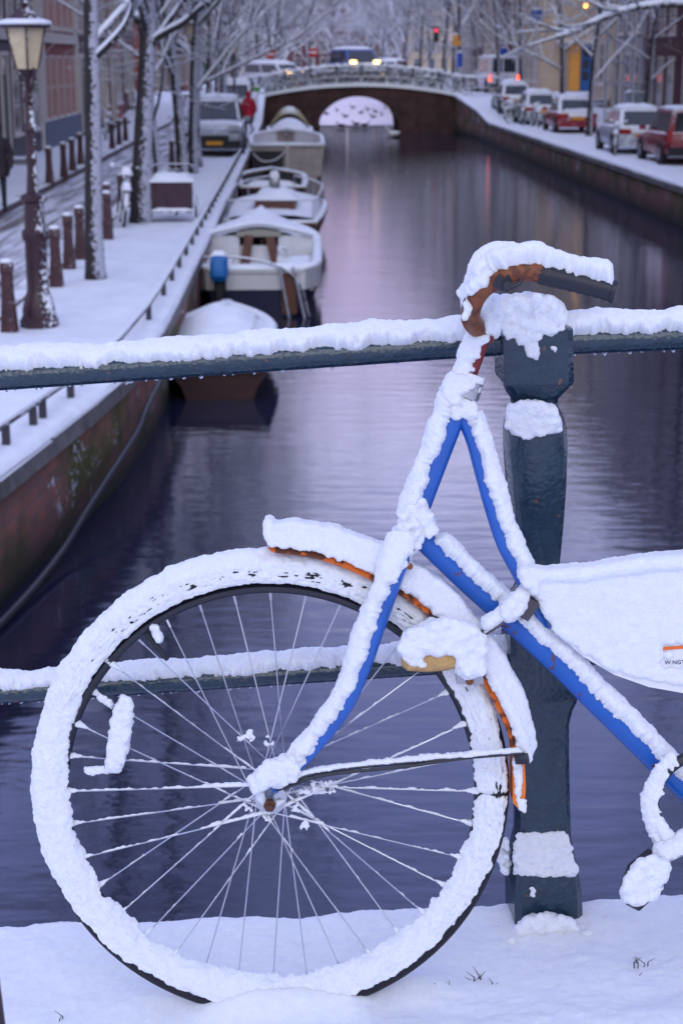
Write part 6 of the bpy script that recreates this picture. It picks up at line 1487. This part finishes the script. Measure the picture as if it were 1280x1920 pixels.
# snow along spokes
m = MB(); rn = random.Random(3)
for p0, p1, a, sd_ in SP:
    dd = (p1 - p0).normalized()
    hor = math.sqrt(max(0, 1 - dd.z ** 2))
    if hor < .34: continue
    amt = (hor - .25) * (1.0 if sd_ > 0 else .8) * (.5 if dd.z > .3 and dd.x < 0 else 1)
    pts = resample([p0, p1], .0035); r = []; qs = []
    for i, p in enumerate(pts):
        f = i / len(pts); v_ = amt * (.0015 + .0022 * nz(p * 50, 1, a) + .0020 * nz(p * 150, 1, a)) + (.0022 * amt if f < .3 else 0)
        v_ = max(.0003, v_ if nz(p * 22, 1, a * 3) > -.32 else .0003); r.append(v_); qs.append(p + UP * (v_ * .75 + .0002) + V((rn.uniform(-.0004, .0004), 0, 0)))
    m.tube(qs, r, 6)
m.build('snow', snow_m, fw, world=True, ang=None)
# hub heap, reflector, valve
s = Snow(); rn = random.Random(21)
blobB(s, [(470, 1462), (500, 1430), (530, 1424), (556, 1436), (552, 1462), (530, 1470), (505, 1470), (488, 1484), (478, 1484)], 200, .0085, .03, .075, rn)
blobB(s, [(500, 1440), (560, 1400), (590, 1395), (560, 1436), (530, 1462)], 80, .008, .045, .066, rn)
blobB(s, [(478, 1484), (492, 1480), (498, 1504), (530, 1500), (522, 1512), (490, 1508)], 50, .005, .03, .05, rn)
blobB(s, [(556, 1470), (620, 1462), (640, 1484), (560, 1490)], 30, .004, .02, .04, rn)
for x0, y0 in ((470, 1380), (505, 1390), (452, 1330 + 60), (560, 1390), (585, 1400), (465, 1510), (552, 1515), (500, 1535), (570, 1550)):
    blobB(s, [(x0 - 7, y0 - 12), (x0 + 7, y0 - 12), (x0 + 9, y0 + 10), (x0 - 9, y0 + 10)], 5, .0036, .030, .038, rn)
s.build('snow', fw, smooth=10)
s = Snow()
blobB(s, [(203, 1444), (222, 1446), (236, 1405), (246, 1335), (244, 1315), (230, 1308), (218, 1325), (206, 1400)], 170, .0075, .022, .036, rn)
blobB(s, [(160, 1440), (200, 1436), (205, 1446), (165, 1452)], 26, .005, .008, .02, rn); blobB(s, [(182, 1300), (212, 1316), (210, 1326), (184, 1312)], 20, .004, .008, .02, rn)
blobB(s, [(282, 1174), (292, 1172), (304, 1196), (297, 1202)], 30, .0055, .006, .016, rn)
s.build('snow', fw, smooth=10)
# mudguard snow
s = Snow(); rn = random.Random(31)
tab2 = [(0, 24), (.1, 30), (.2, 40), (.35, 46), (.45, 40), (.55, 42), (.7, 44), (.85, 40), (1, 30)]
gg = resample(g1p[2:], .006)
for i, p in enumerate(gg):
    f = i / len(gg); d = (p - HUB).normalized(); u = (d * .35 + UP * .65 + V((.25, 0, 0)) * max(0, f - .55)).normalized()
    th = lerp_tab(tab2, f) * K * (1 + .14 * nz(p * 20) + .1 * nz(p * 60))
    for j in range(4):
        for o in (-.022, -.006, .010, .024): s.p(p + d * .010 + u * (th * (.1 + .22 * j)) + NB * (o * (1 - .15 * j)), th * .22 + .004)
    s.p(p + d * rn.uniform(.004, .010) + NB * .031, rn.uniform(.003, .0062))
    if f > .62:
        for o in (.0, .02): s.p(p + d * .012 + NB * (.018 + o * .5), .010)
crust(stayp[5:], .0030, 'snow', mg, NB, 2.1, 33.0, hi=60, lo=-90, nphi=12)
blobB(s, [(964, 1418), (974, 1420), (976, 1470), (970, 1500), (966, 1470)], 50, .005, .028, .034, rn); blobB(s, [(970, 1496), (984, 1500), (984, 1522), (974, 1514)], 22, .0045, .029, .033, rn)
s.build('snow', mg, smooth=10)
# heap on the lamp
s = Snow(); rn = random.Random(41)
blobB(s, [(750, 1222), (762, 1190), (800, 1170), (840, 1165), (880, 1175), (905, 1200), (906, 1260), (862, 1262), (858, 1222), (800, 1226), (765, 1236)], 420, .0105, .03, .085, rn)
blobB(s, [(860, 1215), (904, 1200), (907, 1262), (890, 1272), (860, 1268)], 90, .006, .062, .068, rn)
blobB(s, [(752, 1232), (790, 1236), (800, 1250), (770, 1246)], 24, .0045, .078, .086, rn)
s.build('snow', lm, smooth=10)
# panel snow
s = Snow(); rn = random.Random(51)
def inpoly(x, y, pts):
    ins = False; j = len(pts) - 1
    for i in range(len(pts)):
        if (pts[i][1] > y) != (pts[j][1] > y) and x < (pts[j][0] - pts[i][0]) * (y - pts[i][1]) / (pts[j][1] - pts[i][1]) + pts[i][0]: ins = not ins
        j = i
    return ins
low_edge = lambda x: lerp_tab([(990, 1100), (1040, 1178), (1092, 1224), (1150, 1254), (1215, 1274), (1290, 1282), (1400, 1282), (1500, 1255)], x)
for x in range(985, 1440, 6):
    for y in range(1060, 1300, 6):
        X, Yy = x + rn.uniform(-3, 3), y + rn.uniform(-3, 3)
        if not inpoly(X, Yy, OUT) or Yy > low_edge(X) - 4 + 5 * nz((X * .03, 0, 0)): continue
        if X > 1233 + 9 * nz((Yy * .12, 1, 0)) and 1202 + 4 * nz((X * .1, 5, 0)) < Yy < 1259 + 9 * nz((X * .08, 2, 0)): 
            if Yy > 1228 or Yy < 1224 or not nz((X * .09, Yy * .09, 4)) > .2: continue
        p = B(X, Yy, .0275); s.p(p, .0078 * (1 + .3 * nz(p * 30) + .2 * nz(p * 90)))
topl = [B(x, y, .026) for x, y in ((982, 1078), (1030, 1082), (1090, 1080), (1150, 1070), (1225, 1060), (1290, 1056), (1400, 1040), (1500, 1058))]
for p in resample(topl, .006):
    k = 1 + .2 * nz(p * 12) + .15 * nz(p * 45)
    for o in (-.02, -.005, .006): s.p(p + NB * o + UP * .004 * k, .012 * k)
blobB(s, [(975, 1070), (1000, 1075), (1010, 1110), (995, 1108)], 50, .010, .0, .04, rn)
s.build('snow', pn, .0020, .0022, .0034, smooth=6)
# pedal and crank snow
s = Snow(); rn = random.Random(61)
crust(cp, .0115, 'snow', cr, NB, 1.3, 62.0, hi=95, lo=-110)
blobB(s, [(1168, 1660), (1190, 1622), (1225, 1606), (1250, 1622), (1246, 1650), (1222, 1682), (1190, 1696), (1170, 1684)], 190, .0088, .10, .122, rn)
coat(s, [B(1322 + 96 * math.cos(q), 1508 - 96 * math.sin(q), .05) for q in np.linspace(2.2, 3.9, 14)], .0105, 63, 1.0, front=.0, side=(-1, 0, .5), thick=1.2)
coat(s, [B(1226, 1545, .05), B(1245, 1580, .06), B(1262, 1596, .068)], .011, 64, 1.0, front=-.2)
s.build('snow', cr, smooth=10)
# chain lock round the frame and the railing
ck = thing('chain_lock', 'snow covered chain lock looped round the blue down tube and the railing post', 'lock', B(930, 1160))
lp = smooth_path([B(905, 1185, .05), B(930, 1168, .045), B(955, 1148, .04), (B(978, 1128, .03)), B(992, 1110, .0), B(985, 1100, -.05)], 6); q = resample(lp, .011)
m = MB()
for i in range(len(q) - 1):
    t_ = (q[i + 1] - q[i]).normalized(); a = t_.orthogonal().normalized() if i % 2 else t_.cross(t_.orthogonal()).normalized()
    m.torus(q[i].lerp(q[i + 1], .5), .0062, .0022, t_, a, 12, 5)
m.build('chain', M('chain_steel', (.12, .10, .11), .4, metal=.6), ck, world=True)
m = MB(); m.box(B(987, 1138, .03), (.022, .024, .030), ry=.6); m.build('padlock', M('lock_dark', (.06, .05, .06), .5), ck, world=True)
s = Snow(); crust(lp[:-4], .0085, 'snow', ck, NB, 1.5, 71.0, hi=75, lo=-110); rn = random.Random(72); blobB(s, [(940, 1135), (968, 1112), (985, 1120), (975, 1150), (950, 1160)], 70, .009, .03, .055, rn)
blobB(s, [(900, 1175), (925, 1150), (940, 1140), (950, 1160), (925, 1185)], 45, .007, -.06, -.02, rn)
s.build('snow', ck, smooth=10)

m = MB(); q0 = PY(4, 1990, 1.45); q1 = PY(-60, 1500, 1.45); q0 = q0 + (q0 - q1) * (max(0, q0.z - zdeck(q0.x)) / max(.05, (q1.z - q0.z))); m.tube([q0, q1], .0085, 12)
tag(m.build('pole', M('pole_dark', (.03, .016, .03), .5)), 'dark blurred pole leaning in at the bottom left corner of the picture', 'pole')
# ---------------------------------------------------------------- dry grass blades poking through
m = MB(); rn = random.Random(9); gm = M('dry_grass', (.06, .065, .03), .8, var=.3)
for cx, cy, nb_ in ((760, 1868, 5), (790, 1862, 2), (825, 1862, 5), (842, 1858, 3), (895, 1838, 6), (925, 1848, 2), (1190, 1812, 3), (1204, 1808, 3), (1192, 1830, 1), (112, 1908, 2), (740, 1876, 2)):
    for k in range(nb_):
        x, y = cx + rn.uniform(-12, 12), cy + rn.uniform(-4, 4); p = G(x, y, ZG0 + SL * (x - 508) * K - .0 ); p = V((p.x, p.y, zdeck(p.x) - .012)); h = rn.uniform(.015, .034)
        m.tube([p, p + V((rn.uniform(-.004, .004), 0, h * .6)), p + V((rn.uniform(-.013, .013), rn.uniform(-.005, .005), h))], [.0011, .0009, .0003], 4)
tag(m.build('dry_grass', gm), 'dry grass blades poking through the snow beside the bicycle wheel', 'grass', kind='stuff')
for o in list(bpy.data.objects):
    if o.name.startswith('snow') and o.parent: o['kind'] = 'stuff'
